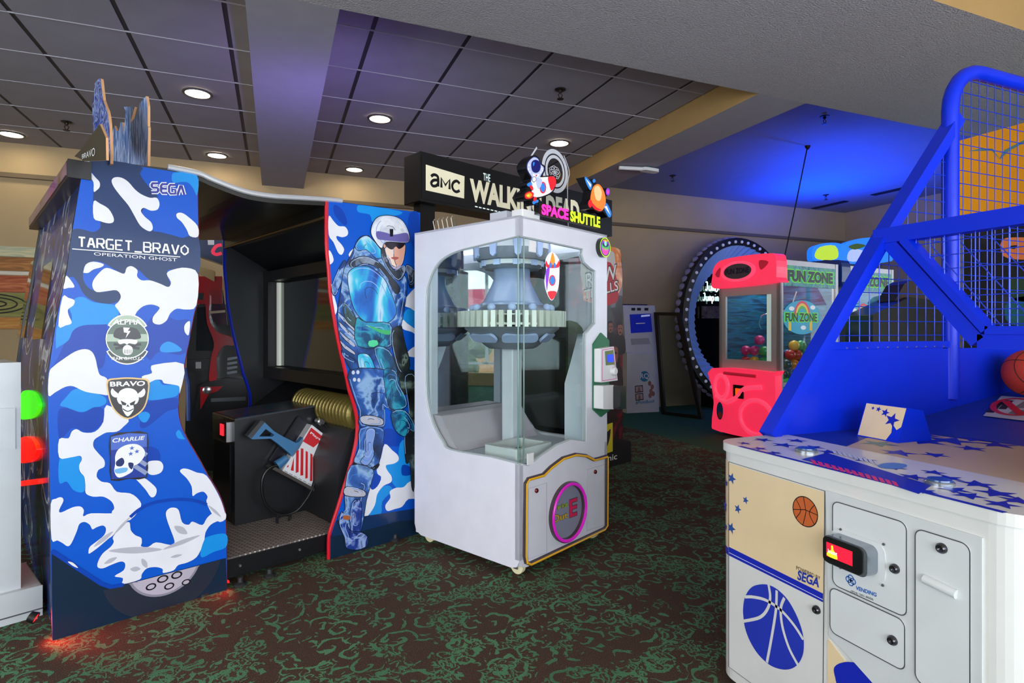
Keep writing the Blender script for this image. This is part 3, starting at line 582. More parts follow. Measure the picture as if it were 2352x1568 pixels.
dkw = ramp_mat('webbing_dark', [(.3, '10141d'), (.48, '2b3340'), (.55, '8a97ab'), (.62, '20283a'), (.75, '0d1018')], 8, .8, 5, .33, .06)
teal = ramp_mat('sleeve_teal', [(.3, '06203a'), (.45, '0c4f7a'), (.55, '2a9fb8'), (.65, '0f3f8c')], 7, .9, 4, .33, .06)
boot = ramp_mat('boot_blue', [(.3, '0b1430'), (.48, '24419a'), (.56, '9db4e6'), (.64, '1a2f74')], 9, .9, 5, .33, .06)
gunm = ramp_mat('rifle_dark', [(.35, '0c0f12'), (.55, '27302f'), (.65, '6f8578'), (.72, '0e1416')], 10, .6, 5, .33, .06)
skin = M('print_skin', 'e3a58d', .3, coat=.4); skin2 = M('print_skin_light', 'f4d7c6', .3, coat=.4)
ps(R6([(650, 1050), (700, 1030), (720, 1130), (770, 1400), (800, 1420), (800, 1568), (700, 1568), (640, 1300)]), gunm)                      # black drop panel / rifle
ps(R7([(660, 20), (740, 20), (745, 250), (745, 420), (735, 930), (712, 925), (700, 740), (668, 740), (655, 540), (690, 480), (690, 290), (672, 160)]), gunm)
ps(R6([(740, 550), (800, 590), (808, 700), (770, 735), (750, 640)]), dkw); ps(R6([(230, 530), (260, 540), (235, 650), (170, 800), (145, 720)]), suit)
ps(R6([(300, 470), (330, 400), (370, 330), (440, 320), (470, 370), (520, 420), (570, 480), (640, 600), (730, 640), (745, 760), (700, 1030), (660, 1110), (600, 1260), (520, 1400), (340, 1420), (260, 1330), (205, 1130), (190, 950), (215, 760), (240, 590)]), suit)
ps(R6([(330, 400), (380, 330), (450, 330), (560, 470), (500, 500), (420, 430), (360, 440)]), armor); ps(R6([(290, 520), (400, 480), (520, 530), (600, 620), (690, 740), (650, 780), (560, 620), (430, 540), (300, 570)]), dkw)
ps(R6([(270, 640), (310, 580), (380, 560), (470, 580), (560, 660), (620, 780), (660, 900), (650, 960), (600, 1010), (500, 1030), (400, 1000), (330, 920), (290, 800)]), armor, 4)
for k in range(5): ps(R6([(195 + 6 * k, 930 + 75 * k), (250, 975 + 72 * k), (325, 1060 + 62 * k), (325, 1085 + 62 * k), (245, 1005 + 72 * k), (200 + 6 * k, 955 + 75 * k)]), cm['grey'] if k < 4 else suit, 2)
ps(R6([(240, 850), (330, 960), (330, 1050), (250, 980)]), M('pouch_green', '3c5350', .3)); ps(R6([(340, 980), (420, 1010), (610, 1020), (620, 1140), (600, 1210), (350, 1200)]), teal)
ps(R6([(420, 1030), (540, 1070), (610, 1075), (605, 1110), (530, 1095)]), M('strap_green', '3fb46a', .3), 2); ps(R6([(440, 1160), (505, 1155), (510, 1200), (445, 1205)]), M('patch_green', '52d69a', .3), 2)
ps(R6([(350, 1275), (420, 1262), (460, 1300), (490, 1380), (480, 1430), (420, 1440), (370, 1400)]), armor); ps(R6([(480, 1210), (600, 1230), (660, 1380), (690, 1568), (570, 1568), (540, 1400)]), teal)
ps(R6([(620, 1100), (690, 1040), (730, 1180), (770, 1360), (700, 1420), (650, 1300)]), gunm)
ps(R7([(215, 0), (520, 0), (600, 110), (660, 240), (660, 300), (560, 330), (500, 280), (500, 420), (470, 460), (300, 450), (290, 330), (245, 200)]), suit)
ps(R7([(490, 0), (580, 0), (600, 100), (665, 220), (665, 300), (545, 310), (510, 200)]), teal); ps(R7([(555, 330), (660, 320), (735, 430), (735, 490), (690, 470), (660, 530), (600, 500), (560, 430)]), teal)
for x, y in ((255, 75), (290, 78), (245, 18), (282, 15)): ps(R7(circ(x, y, 13, 16, 10)), M('grenade_pale', 'cfd6e6', .3), 2)
ps(R7([(300, 375), (380, 360), (480, 390), (470, 440), (330, 430)]), cm['grey'])
ps(R7([(300, 460), (470, 455), (490, 540), (460, 700), (440, 760), (370, 790), (250, 740), (290, 620)]), suit); ps(R7([(350, 480), (420, 475), (400, 600), (410, 680), (360, 760), (300, 730), (350, 650)]), M('kneepad', '7d9bd8', .3))
ps(R7([(250, 735), (370, 785), (450, 740), (440, 780), (370, 810), (260, 770)]), cm['ink'], 2)
ps(R7([(225, 760), (400, 790), (390, 900), (350, 1040), (300, 1300), (180, 1300), (120, 1180), (180, 1120), (175, 980)]), suit)
ps(R7([(190, 930), (330, 960), (330, 1010), (180, 1000)]), cm['grey']); ps(R7([(240, 1050), (310, 1060), (295, 1290), (220, 1280)]), boot)
ps(R7([(150, 1130), (180, 1180), (220, 1280), (300, 1290), (360, 1330), (355, 1400), (280, 1435), (190, 1420), (175, 1340), (130, 1220)]), boot); ps(R7([(165, 1160), (220, 1165), (215, 1195), (170, 1190)]), M('buckle', 'b0623a', .3), 2)
ps(R6([(560, 380), (720, 370), (725, 480), (700, 560), (650, 590), (600, 540), (560, 460)]), skin); ps(R6([(565, 420), (630, 400), (640, 500), (660, 570), (600, 530)]), skin2)
ps(R6([(575, 375), (720, 372), (715, 405), (680, 425), (655, 405), (625, 430), (585, 410)]), M('sunglasses', '231a26', .2)); ps(R6([(615, 495), (650, 487), (680, 495), (650, 512)]), M('lips', 'b0524a', .3))
ps(R6([(545, 400), (565, 430), (600, 545), (650, 600), (720, 560), (735, 600), (680, 680), (600, 600), (540, 480)]), dkw)
ps(R6([(455, 290), (470, 220), (510, 170), (580, 155), (650, 165), (710, 200), (750, 270), (765, 340), (740, 375), (580, 370), (540, 420), (480, 350)]), visorc, 4)
ps(R6([(500, 285), (560, 290), (640, 310), (740, 295), (760, 340), (740, 370), (560, 355), (505, 340)]), M('helmet_band', '6a62a8', .3)); ps(R6([(605, 265), (635, 265), (632, 325), (608, 325)]), cm['ink'], 0)
art.build('soldier_artwork', booth)
# --- roof, end wall, marquee
roofp = smooth(NS.tr([(385, 386), (455, 400), (490, 415), (560, 441), (620, 452), (680, 456), (752, 460), (785, 463)]), 4, False)
sl = [(NS.uv(193, 363)[0], NS.uv(193, 363)[1])]
mb = MB(); mb.plate(NS, sl + [(a, b) for a, b in roofp] + [(sR, 2.085), (sR, 2.055)] + [(a, b - .03) for a, b in roofp[::-1]] + [(sl[0][0], sl[0][1] - .03)], -SW + .005, -.004, blk); mb.build('roof', booth)
MB().tube([NS.pt(a, b + .006, .0) for a, b in roofp], .014, M('bright_trim', 'e8e8ea', .3, .5), 8).build('roof_trim', booth, sm=True)
plx = NS.tr(pa_l)
ew = smooth(plx, 3, False); mb = MB()
mb.plate(NS, [(a + .012, b) for a, b in ew] + [(a + .045, b) for a, b in ew[::-1]], -SW + .03, -.03, ramp_mat('end_wall_camo', [(.36, '12305e'), (.44, '1d2b50'), (.5, '0f3a9a'), (.56, '33405c'), (.6, 'b9bac6'), (.66, '24304e')], 3.2, 1.6, 2, .22, .15)); mb.build('end_wall', booth)
e0, e1 = NS.uv(110, 880), NS.uv(190, 500)
EW = Fr(SA + SD * (e0[0] + .012) + Z * e0[1], SE, SD * (e1[0] - e0[0]) + Z * (e1[1] - e0[1]), None)
if EW.n.dot(-SD) < 0: EW.n = -EW.n
TZ = T(0, 400, 3.135); wn = M('tinted_window', '4a3a22', .05, coat=1)
for q in ([(365, 560), (435, 512), (335, 1190), (265, 1195)], [(250, 640), (300, 605), (205, 1180), (152, 1190)]):
    l = EW.tr(TZ(q)); MB().plate(EW, l, -.01, .022, wn).build('window_panel', booth)
l = EW.tr(TZ([(300, 380), (455, 230), (462, 290), (310, 450)])); mb = MB()
for k in range(16):
    t0, t1 = k / 16, (k + .55) / 16; q = lambda a, b, t: (a[0] + (b[0] - a[0]) * t, a[1] + (b[1] - a[1]) * t)
    mb.plate(EW, [q(l[0], l[1], t0), q(l[0], l[1], t1), q(l[3], l[2], t1), q(l[3], l[2], t0)], -.01, .022, M('louvre_grey', '5d7078', .4))
mb.build('louvre', booth)
m0, m1 = NS.uv(161, 366), NS.uv(190, 412)
mb = MB(); mb.box(NS, m0[0] - .01, m1[0] + .03, m1[1], m0[1], -SW - .02, .012, M('marquee_black', '17171c', .3)); mq = mb.build('marquee', booth, .004)
MF = Fr(NS.pt(m0[0] - .01, 0, 0), SE, Z, -SD)
MB().box(MF, .02, SW - .02, m1[1] + .012, m0[1] - .012, 0, .004, ramp_mat('marquee_art', [(.35, '5a2a34'), (.5, '8a6a78'), (.6, '7a3f9a'), (.7, 'b4413c')], 2.2, 1, 2, .25, .4)).build('marquee_face', mq)
# topper cut-outs on the roof
TC = T(160, 170, 5.06); mdf = M('mdf_edge', 'd8a473', .7)
S1 = Fr(SA + SD * .2, SE, Z, -SD); S2 = Fr(SA + SD * .36, SE, Z, -SD)
l1 = S1.tr(TC([(276, 760), (275, 620), (265, 480), (265, 330), (285, 220), (290, 110), (350, 50), (366, 90), (390, 300), (435, 420), (458, 560), (470, 780), (472, 1040), (430, 1040), (420, 900), (330, 900)]))
MB().plate(S1, smooth(l1, 2), -.011, 0, ramp_mat('topper_art', [(.35, '0d1b4a'), (.45, '2a4fb4'), (.52, '9fb0d8'), (.58, '3c3476'), (.66, '16264f')], 12, 2.5, 7, .4, .2), side=mdf).build('soldier_cutout', booth)
l2 = S2.tr(TC([(490, 1060), (495, 680), (520, 600), (540, 660), (572, 660), (590, 560), (615, 560), (625, 700), (652, 430), (625, 380), (755, 380), (705, 570), (800, 460), (815, 340), (888, 255), (906, 370), (906, 600), (912, 620), (905, 1120)]))
MB().plate(S2, l2, -.011, 0, ramp_mat('skyline_art', [(.3, '0f2a55'), (.45, '2f66b0'), (.55, 'b9cdea'), (.62, '2a58a4'), (.75, '12264a')], 8, 1.2, 8, .4, .2, (4, 4, .6)), side=mdf).build('skyline_cutout', booth)
l3 = S1.off(.1).tr(TC([(55, 955), (150, 860), (240, 720), (350, 580), (420, 740), (425, 1000), (180, 1010)]))
bo = MB().plate(S1.off(.1), l3, -.008, 0, M('topper_board', '3b3524', .5), side=mdf).build('title_board', booth)
MB().text(S1.off(.1), 'BRAVO', TC([(150, 985), (300, 950), (300, 850), (150, 935)]), .002, ink).build('title_lettering', bo)
# --- interior
fl = M('diamond_plate', '857d7a', .5, 0)
nt = fl.node_tree; b_ = nt.nodes['Principled BSDF']; tc_ = nt.nodes.new('ShaderNodeTexCoord'); mp_ = nt.nodes.new('ShaderNodeMapping'); mp_.inputs['Rotation'].default_value = (0, 0, math.radians(21.6)); mp_.inputs['Scale'].default_value = (30, 30, 30)
ck = nt.nodes.new('ShaderNodeTexBrick'); ck.inputs['Scale'].default_value = 1; ck.inputs['Mortar Size'].default_value = .17; ck.inputs['Brick Width'].default_value = 1.3; ck.inputs['Row Height'].default_value = .5
bu = nt.nodes.new('ShaderNodeBump'); bu.inputs['Strength'].default_value = 1; bu.inputs['Distance'].default_value = .01; bu.invert = True
nt.links.new(tc_.outputs['Object'], mp_.inputs[0]); nt.links.new(mp_.outputs[0], ck.inputs['Vector']); nt.links.new(ck.outputs['Fac'], bu.inputs['Height']); nt.links.new(bu.outputs[0], b_.inputs['Normal'])
ck.inputs['Color1'].default_value = lin('d8cec8'); ck.inputs['Color2'].default_value = lin('b8aea8'); ck.inputs['Mortar'].default_value = lin('6a605c'); nt.links.new(ck.outputs['Color'], b_.inputs['Base Color'])
mb = MB(); mb.box(NS, .5, sR - .02, .035, .13, -SW + .03, -.045, blk); pf = mb.build('platform', booth, .004)
MB().box(NS, .5, sR - .05, .13, .137, -SW + .04, -.055, fl).build('tread_plate', pf)
for u, v in ((555, 1346), (622, 1326), (912, 1243), (470, 1368)):
    p = atz(u, v) + SE * .02; MB().lathe(p, Z, [(.03, 0), (.03, .01), (.014, .018), (.012, .04)], M('foot_steel', '5a5c60', .3, .8), 16).build('levelling_foot', booth, sm=True)
for s in (.78, 1.1): p = NS.pt(s, .085, -.045); MB().lathe(p, -SE, [(.008, 0), (.006, .005), (.001, .005)], chrome, 10).build('bolt', pf)
XS = Fr(SA + SD * 1.6, SE, Z, -SD)                   # screen plane, facing the players
MB().box(XS, .04, SW - .04, .14, 2.05, -.26, -.16, blkm).build('monitor_wall', booth)
for nm, l in (('near', 0), ):
    mb = MB(); mb.plate(XS, [(.03, .93), (SW - .035, .93), (SW - .035, 1.8), (.03, 1.8)], -.16, .06, M('bezel_black', '17181b', .4), holes=[[(.11, 1.02), (SW - .13, 1.02), (SW - .13, 1.72), (.11, 1.72)]]); bz = mb.build('screen_bezel', booth, .004)
MB().box(XS, .1, SW - .12, 1.01, 1.73, -.06, -.03, M('screen_glass', '1a2124', .04, coat=1)).build('screen', booth)
MB().box(XS, SW - .175, SW - .135, 1.03, 1.71, -.03, -.008, M('light_strip', 'dfe6d8', .4, emit=.3)).build('light_strip', bz)
mb = MB(); mb.sweep([(1.244, 2.03), (1.3, 1.97), (1.5, 1.86), (1.6, 1.8)], NS, -SW + .03, -.03, inside); mb.box(NS, 1.235, 1.25, 1.97, 2.05, -SW + .03, -.03, blk); mb.build('hood', booth)
MB().tube([NS.pt(1.236, 1.97, -.03), NS.pt(1.236, 1.97, -SW + .04)], .008, M('brass_edge', '8a744c', .35, .8), 6).build('hood_trim', booth)
CN = Fr(SA + SE * .55, SD, Z, -SE); R5 = T(480, 850, 3.919)
cl = CN.tr(R5([(235, 1385), (230, 445), (960, 322), (1140, 440)])); cl = [(cl[0][0], .137), (cl[1][0], cl[1][1]), cl[2], cl[3], (cl[3][0] + .06, cl[3][1] - .1), (cl[3][0] + .06, .137)]
mb = MB(); mb.plate(CN, cl, -.42, 0, M('console_black', '15171b', .38, coat=.25)); cons = mb.build('control_console', booth, .005)
ct = Fr(CN.pt(cl[1][0], cl[1][1], 0), CN.pt(*cl[2]) - CN.pt(*cl[1]), SE); L_ = (CN.pt(*cl[2]) - CN.pt(*cl[1])).length
if ct.n.z < 0: ct.n = -ct.n
mb = MB(); mb.box(ct, .02, L_ - .01, .02, .4, 0, .004, ramp_mat('console_print', [(.35, '0d1c33'), (.48, '1f4a66'), (.56, '12304c'), (.62, 'a33a34'), (.66, '1a2a3c')], 9, 1.5, 3, .3, .4)); mb.build('instruction_print', cons)
mb = MB(); mb.ribbon(CN, cl[1:4], .012, .004, blkm); mb.tube([CN.pt(a, b, .002) for a, b in cl[1:4]], .006, M('edge_grey', '4a4d55', .4), 6); mb.build('edge_strip', cons)
CD = Fr(CN.pt(cl[0][0], 0, 0), SE, Z, -SD)           # coin door face
mb = MB(); mb.box(CD, .06, .36, .2, .62, 0, .012, M('coin_door', '1b1c22', .25, .4)); cd = mb.build('coin_door', cons, .003)
mb = MB(); mb.box(CD, .08, .2, .66, .76, 0, .03, M('coin_slot_black', '101014', .3)); mb.box(CD, .11, .17, .67, .74, .03, .034, M('red_led', 'e0202e', .4, emit=1.5)); mb.box(CD, .045, .058, .64, .76, 0, .035, chrome); mb.build('coin_slot', cons)
hs_ = MB(); ax = SE; hc = NS.pt(1.52, .80, 0)
prof = []; r0 = .105
for k in range(18): prof += [(r0 - .03, .1 + k * .046), (r0 - .004, .1 + k * .046 + .009), (r0, .1 + k * .046 + .018), (r0 - .004, .1 + k * .046 + .027), (r0 - .03, .1 + k * .046 + .036)]
hs_.lathe(hc, ax, prof, M('gold_hose', '8a7a40', .3, .55), 28); hs_.build('ribbed_hose', booth)
mb = MB(); mb.plate(NS, [(1.36, .137), (1.36, .5), (1.45, .7), (1.78, .93), (1.78, .137)], -SW + .03, -.1, M('lower_panel', '2a2a2e', .4)); mb.build('kick_panel', booth)
# gun holder on the console
GH = Fr(SA + SE * .44, SD, Z, -SE)
l = GH.tr(R5([(660, 905), (925, 490), (1065, 600), (1005, 1105)])); hm = M('holder_white', 'e6e6ea', .35)
mb = MB(); mb.plate(GH, l, -.11, 0, hm); gh = mb.build('gun_holder', booth, .003)
mb = MB(); rd = M('holder_red', 'd4202c', .35)
mb.flat(GH, GH.tr(R5([(845, 640), (920, 515), (1048, 615), (1030, 680), (985, 655), (940, 695)])), .001, rd)
for k, (x0, x1, y0, y1, y2, y3) in enumerate(((700, 715, 860, 850, 875, 870), (735, 762, 880, 780, 900, 905), (780, 806, 730, 715, 925, 915), (822, 848, 702, 705, 948, 945), (866, 888, 725, 735, 975, 970), (908, 930, 745, 760, 998, 995), (950, 970, 770, 785, 1020, 1010))):
    mb.flat(GH, GH.tr(R5([(x0, y2), (x1, y3), (x1 + 2, y1), (x0 + 4, y0)])), .001, rd)
mb.text(GH, 'Player', R5([(905, 575), (1020, 655), (1032, 632), (918, 552)]), .0016, ink, .02); mb.text(GH, '2', R5([(975, 735), (1000, 742), (1016, 695), (990, 685)]), .0016, rd, .02)
for k in range(6): mb.ribbon(GH, GH.tr(R5([(680 + k * 42, 905 + k * 22), (708 + k * 42, 920 + k * 22)])), .004, .0012, M('small_print', '8c8c96', .5))
mb.build('holder_print', gh)
mb = MB(); mb.plate(GH.off(-.03), GH.tr(R5([(560, 885), (585, 865), (1010, 1095), (1000, 1120)])), -.06, .05, M('holder_lip', '57524e', .4, .4)); mb.plate(GH.off(-.07), GH.tr(R5([(590, 830), (855, 425), (925, 490), (665, 900)])), -.02, 0, M('holder_dark', '22222a', .25)); mb.build('holder_tray', gh)
MB().lathe(GH.pt(*GH.uv(*R5([(1030, 470)])[0])) + SE * .06, -SE, [(.024, -.02), (.024, .03), (.016, .036), (.016, .05)], chrome, 16).build('cable_gland', gh, sm=True)
# the blue gun (a thing of its own, resting in the holder)
GU = Fr(SA + SE * .46, SD, Z, -SE); gb = M('gun_blue', '3f78a8', .4)
gun = thing('light_gun', GU.pt(*GU.uv(*R5([(600, 850)])[0])), 'slate blue toy light gun hanging in the player two holder', 'toy gun')
mb = MB(); mb.plate(GU, GU.tr(R5([(350, 600), (372, 606), (490, 465), (575, 545), (650, 590), (770, 650), (800, 640), (835, 598), (840, 630), (800, 700), (740, 780), (715, 745), (600, 650), (545, 612), (380, 618)])), -.025, .02, gb, holes=[GU.tr(R5([(440, 592), (500, 525), (578, 578), (560, 594)]))]); mb.build('stock', gun, .004)
mb = MB(); mb.plate(GU, GU.tr(R5([(335, 590), (455, 448), (492, 462), (372, 608)])), -.03, .022, M('gun_butt', '3b3d42', .5)); mb.build('butt_pad', gun, .004)
mb = MB(); a, b = GU.uv(*R5([(700, 790)])[0]), GU.uv(*R5([(608, 855)])[0]); mb.tube([GU.pt(*a), GU.pt(*b)], [.024, .03], gb, 14); mb.build('grip', gun, sm=True)
mb = MB(); cp = R5([(610, 860), (560, 872), (510, 915), (480, 985), (478, 1090), (500, 1180), (545, 1245), (620, 1295), (700, 1300), (790, 1260), (860, 1180), (920, 1080), (960, 960), (1000, 820), (1040, 680), (1068, 560), (1050, 500), (1030, 480)])
GC = Fr(SA + SE * .425, SD, Z, -SE); mb.tube([GC.pt(*p) for p in smooth(GC.tr(cp), 4, False)], .0085, M('cable_black', '101012', .4), 8)
lp = R5([(625, 1290), (612, 1350), (625, 1390), (680, 1390), (728, 1345), (722, 1305), (680, 1300), (630, 1318)]); mb.tube([GC.pt(*p) for p in smooth(GC.tr(lp), 4, False)], .0085, MATS['cable_black'], 8); mb.build('cable', gun, sm=True)

# blurred green and red reflections on the end wall, imitated by emissive plates
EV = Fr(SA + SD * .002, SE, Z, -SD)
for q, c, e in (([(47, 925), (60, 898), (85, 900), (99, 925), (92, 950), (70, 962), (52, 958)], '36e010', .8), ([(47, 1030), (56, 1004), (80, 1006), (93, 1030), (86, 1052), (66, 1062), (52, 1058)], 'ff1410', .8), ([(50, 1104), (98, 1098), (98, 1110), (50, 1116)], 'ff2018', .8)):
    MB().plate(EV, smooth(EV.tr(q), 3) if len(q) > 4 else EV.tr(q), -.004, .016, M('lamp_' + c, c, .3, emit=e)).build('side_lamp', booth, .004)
# ================================================================== WHITE SPACE PRIZE MACHINE
CK = atz(1193, 1308, .06); CK.z = 0; CA = 26.5; CX, CYd = head(CA), head(CA + 90); CWd = .86
CF = Fr(CK, CX, Z, -CYd); CLf = Fr(CK, CYd, Z, -CX)   # front face, left side face
claw = thing('prize_machine', CK + CX * .43 + CYd * .43, 'white glass-sided prize machine with a grey flying saucer and space signs on top', 'arcade game')
wh = M('white_powdercoat', 'e4e4ee', .3, coat=.25, var=.02); whi = M('white_inner', 'd5d8e2', .45); gasket = M('grey_gasket', 'a9b2b4', .4)
zb, zt = .055, 1.925
ws = CLf.tr([(1193, 1067), (1130, 1051), (1032, 1033), (1012, 1012), (992, 975), (981, 935), (975, 880), (975, 700), (983, 645), (1003, 605), (1030, 584), (1060, 572), (1193, 540)])
ws = [ws[0]] + smooth(ws[1:-1], 4, False) + [ws[-1]]; ws[0] = (0, ws[0][1]); ws[-1] = (0, ws[-1][1])
def bottom_round(w, r=.06): return [(w, zb + r), (w - .015, zb + .02), (w - r, zb)]
left_loop = [(0, zt), (0, ws[-1][1])] + ws[::-1][1:-1] + [(0, ws[0][1]), (0, zb + .05), (.02, zb + .012), (.06, zb)] + [(CWd - .06, zb), (CWd - .015, zb + .02), (CWd, zb + .06), (CWd, zt)]
MB().plate(CLf, left_loop, -.03, 0, wh).build('side_panel', claw)
MB().plate(CLf.off(-CWd), left_loop, 0, .03, wh).build('side_panel', claw)
wf = CF.tr([(1193, 540), (1340, 571), (1338, 584), (1344, 602), (1356, 614), (1369, 622), (1369, 742), (1348, 766), (1347, 780), (1347, 1014), (1312, 1010), (1280, 1023), (1245, 1047), (1228, 1061), (1213, 1070), (1193, 1067)])
wf[0] = (0, ws[-1][1]); wf[-1] = (0, ws[0][1])
front_loop = [(0, zt), (0, wf[0][1])] + wf[1:-1] + [(0, wf[-1][1]), (0, zb + .05), (.02, zb + .012), (.06, zb), (CWd - .06, zb), (CWd - .015, zb + .02), (CWd, zb + .06), (CWd, zt)]
MB().plate(CF, front_loop, -.03, 0, wh).build('front_panel', claw)
MB().tube([CF.pt(a, b, -.012) for a, b in wf], .009, gasket, 6).build('window_gasket', claw)
MB().tube([CLf.pt(a, b, -.012) for a, b in ws], .008, gasket, 6).build('window_gasket', claw)
G = Fr(CK, CX, CYd, Z)
MB().box(G, 0, CWd, 0, CWd, zt - .012, zt, wh).build('roof', claw, .003)
MB().box(G, .035, CWd - .035, .035, CWd - .035, zb + .01, .6, whi).build('base', claw)
MB().box(G, .01, CWd - .01, CWd - .03, CWd, .06, .66, wh).build('rear_base', claw)
MB().box(G, .035, CWd - .035, CWd - .035, CWd - .02, .66, zt - .02, M('mirror', 'c8ccd0', .02, 1)).build('mirror_back', claw)
for x in (.035, CWd - .1): MB().box(G, x, x + .065, CWd - .11, CWd - .035, .6, zt - .02, whi).build('inner_pillar', claw, .01)
mb = MB(); mb.plate(CLf.off(-.04), [(CWd - .04, .6), (CWd - .04, .8), (CWd - .2, .8), (CWd - .32, .64), (CWd - .36, .6)], -.74, 0, M('pinkish_ledge', 'd8c9d2', .4)); mb.build('rear_ledge', claw, .01)
mb = MB(); mb.plate(CF.off(-.05), [(.84, .6), (.84, 1.3), (.76, 1.12), (.69, .98), (.69, .6)], -.16, 0, whi); mb.build('inner_pillar', claw, .006)
# glass
CGl = M('glass_edge_green', '6f8f86', .15)
MB().box(CF, .008, .66, ws[0][1] - .02, zt - .09, -.022, -.014, gl).build('front_glass', claw)
MB().box(CF, .66, .82, 1.28, zt - .12, -.022, -.014, gl).build('front_glass', claw)
MB().box(CLf, .008, .8, ws[0][1] - .02, zt - .09, -.022, -.014, gl).build('side_glass', claw)
MB().box(CLf.off(-CWd + .03), .04, .8, .66, zt - .09, 0, .006, gl).build('side_glass', claw)
mb = MB(); z0, z1 = ws[0][1] - .01, zt - .1
for c in (.004, .05): mb.tube([CF.pt(c, z0, -.012), CF.pt(c, z1, -.012)], .004, CGl, 6)
mb.tube([CLf.pt(.02, z0, -.012), CLf.pt(.02, z1, -.012)], .003, CGl, 6); mb.build('glass_edge', claw)
MB().box(CF, .075, .13, 1.74, 1.8, .0, .008, wp_).build('glass_clip', claw); MB().box(CF, .06, .11, .6, .66, .0, .008, wp_).build('glass_clip', claw)
# chute
mb = MB(); mb.plate(G, rrect(.1, .1, .42, .36, .02), .6, .66, wp_, holes=[rrect(.13, .13, .39, .33, .02)]); mb.box(G, .13, .39, .13, .33, .6, .604, M('chute_black', '0d1316', .5)); mb.build('prize_chute', claw)
# the saucer
CC = CK + CX * .43 + CYd * .43
bl = M('saucer_grey_blue', '9fb0d4', .3, coat=.3); dg = M('saucer_grey', '7f8690', .35, .1, coat=.2); pn = M('saucer_white', 'e2e4e6', .35); lb = M('saucer_light_blue', 'b3c4ea', .3, coat=.3)
clear = M('clear_acrylic', 'e6e8de', .12, coat=.5)
MB().box(Fr(CC, CX, CYd, Z), -.045, .045, -.045, .045, .6, 1.24, wh).build('post', claw, .006)
mb = MB(); mb.lathe(CC, Z, [(.05, 1.2), (.14, 1.205), (.16, 1.215), (.3, 1.33), (.29, 1.345), (.05, 1.35)], dg, 48); dish = mb.build('lower_dish', claw, sm=True)
for k in range(6):
    a = k * 60 + 20; r0, r1, h0, h1 = .18, .28, 1.232, 1.315; d, t_ = head(a), head(a + 90)
    n = V((d.x * .65, d.y * .65, -.75)).normalized(); fr = Fr(CC + d * .23 + Z * 1.272, t_, n.cross(t_), n); MB().plate(fr, rrect(-.11, -.035, .11, .035, .03), -.01, .006, lb).build('dish_panel', dish)
mb = MB(); mb.lathe(CC, Z, [(.05, 1.352), (.315, 1.352), (.315, 1.366), (.05, 1.366)], clear, 64); mb.lathe(CC, Z, [(.05, 1.41), (.3, 1.41), (.3, 1.42), (.05, 1.42)], clear, 64); disc = mb.build('prize_disc', claw, sm=True)
for k in range(44):
    d = head(k * 360 / 44); fr = Fr(CC + d * .305 + Z * 1.39, d.cross(Z), Z, d); MB().box(fr, -.014, .014, -.05, .046, -.03, .036, clear).build('clip', disc)
mb = MB(); mb.lathe(CC, Z, [(.28, 1.425), (.22, 1.47), (.2, 1.475)], dg, 48); mb.lathe(CC, Z, [(.2, 1.475), (.2, 1.485), (.19, 1.49), (.18, 1.5), (.13, 1.6), (.115, 1.64), (.115, 1.72), (.12, 1.725)], bl, 48); cn_ = mb.build('upper_cone', claw, sm=True)
for k in range(12): d = head(k * 30 + 8); MB().ball(CC + d * .245 + Z * 1.455, .026, lb, 12, 8).build('knob', cn_, sm=True)
mb = MB(); mb.lathe(CC, Z, [(.12, 1.7), (.17, 1.7), (.19, 1.72), (.19, 1.75), (.22, 1.755), (.235, 1.79), (.235, 1.885), (.2, 1.9)], dg, 48); mb.lathe(CC, Z, [(.192, 1.722), (.192, 1.748)], pn, 48, cap=False); mb.lathe(CC, Z, [(.237, 1.82), (.237, 1.875)], pn, 48, cap=False); drum = mb.build('upper_drum', claw, sm=True)
for k in range(10):
    d = head(k * 36 + 4); fr = Fr(CC + d * .238 + Z * 1.83, d.cross(Z), Z, d); MB().plate(fr, [(-.03, .06), (.03, .06), (.018, -.055), (0, -.07), (-.018, -.055)], -.01, .008, lb).build('rib', drum)
    fr = Fr(CC + d * .193 + Z * 1.735, d.cross(Z), Z, d); MB().box(fr, -.022, .022, -.02, .014, -.005, .008, lb).build('rib', drum)
# LED panel under the roof lights the inside
led_ = M('roof_led', 'f2f6ff', .4, emit=3.2)
for q in ((.06, .8, .06, .12), (.06, .12, .14, .76), (.74, .8, .14, .76)): mb = MB(); mb.box(G, *q, zt - .03, zt - .02, led_); mb.build('roof_lamp', claw)
# front decoration
yel, dky = M('trim_yellow', 'f2b512', .35), M('trim_dark', '4a3d44', .4)
bp_ = [(1205, 1108), (1210, 1100), (1245, 1090), (1262, 1073), (1290, 1052), (1320, 1043), (1345, 1046), (1362, 1055), (1375, 1052), (1391, 1047), (1393, 1055), (1391, 1205), (1385, 1214), (1215, 1294), (1206, 1290), (1203, 1275)]
tp = CF.tr(bp_); tp = [(min(a, CWd - .012), b) for a, b in tp]
mb = MB(); mb.tube([CF.pt(a, b, .002) for a, b in tp], .011, dky, 8, True); mb.tube([CF.pt(a + .006, b - .004, .01) for a, b in tp], .007, yel, 8, True); mb.build('neon_border', claw)
pc = CF.uv(1302, 1174); pr_ = .155
mb = MB(); mb.lathe(CF.pt(pc[0], pc[1], 0), CF.n, [(pr_ + .018, 0), (pr_ + .02, .02), (pr_ + .004, .026), (pr_ - .004, .02), (pr_ - .006, 0)], dky, 48, cap=False)
mb.tube([CF.pt(a, b, .024) for a, b in circ(pc[0], pc[1], pr_ + .006, n=48)], .009, M('magenta_neon', 'c81ab4', .3, emit=.25), 8, True); mb.build('prize_ring', claw, sm=True)
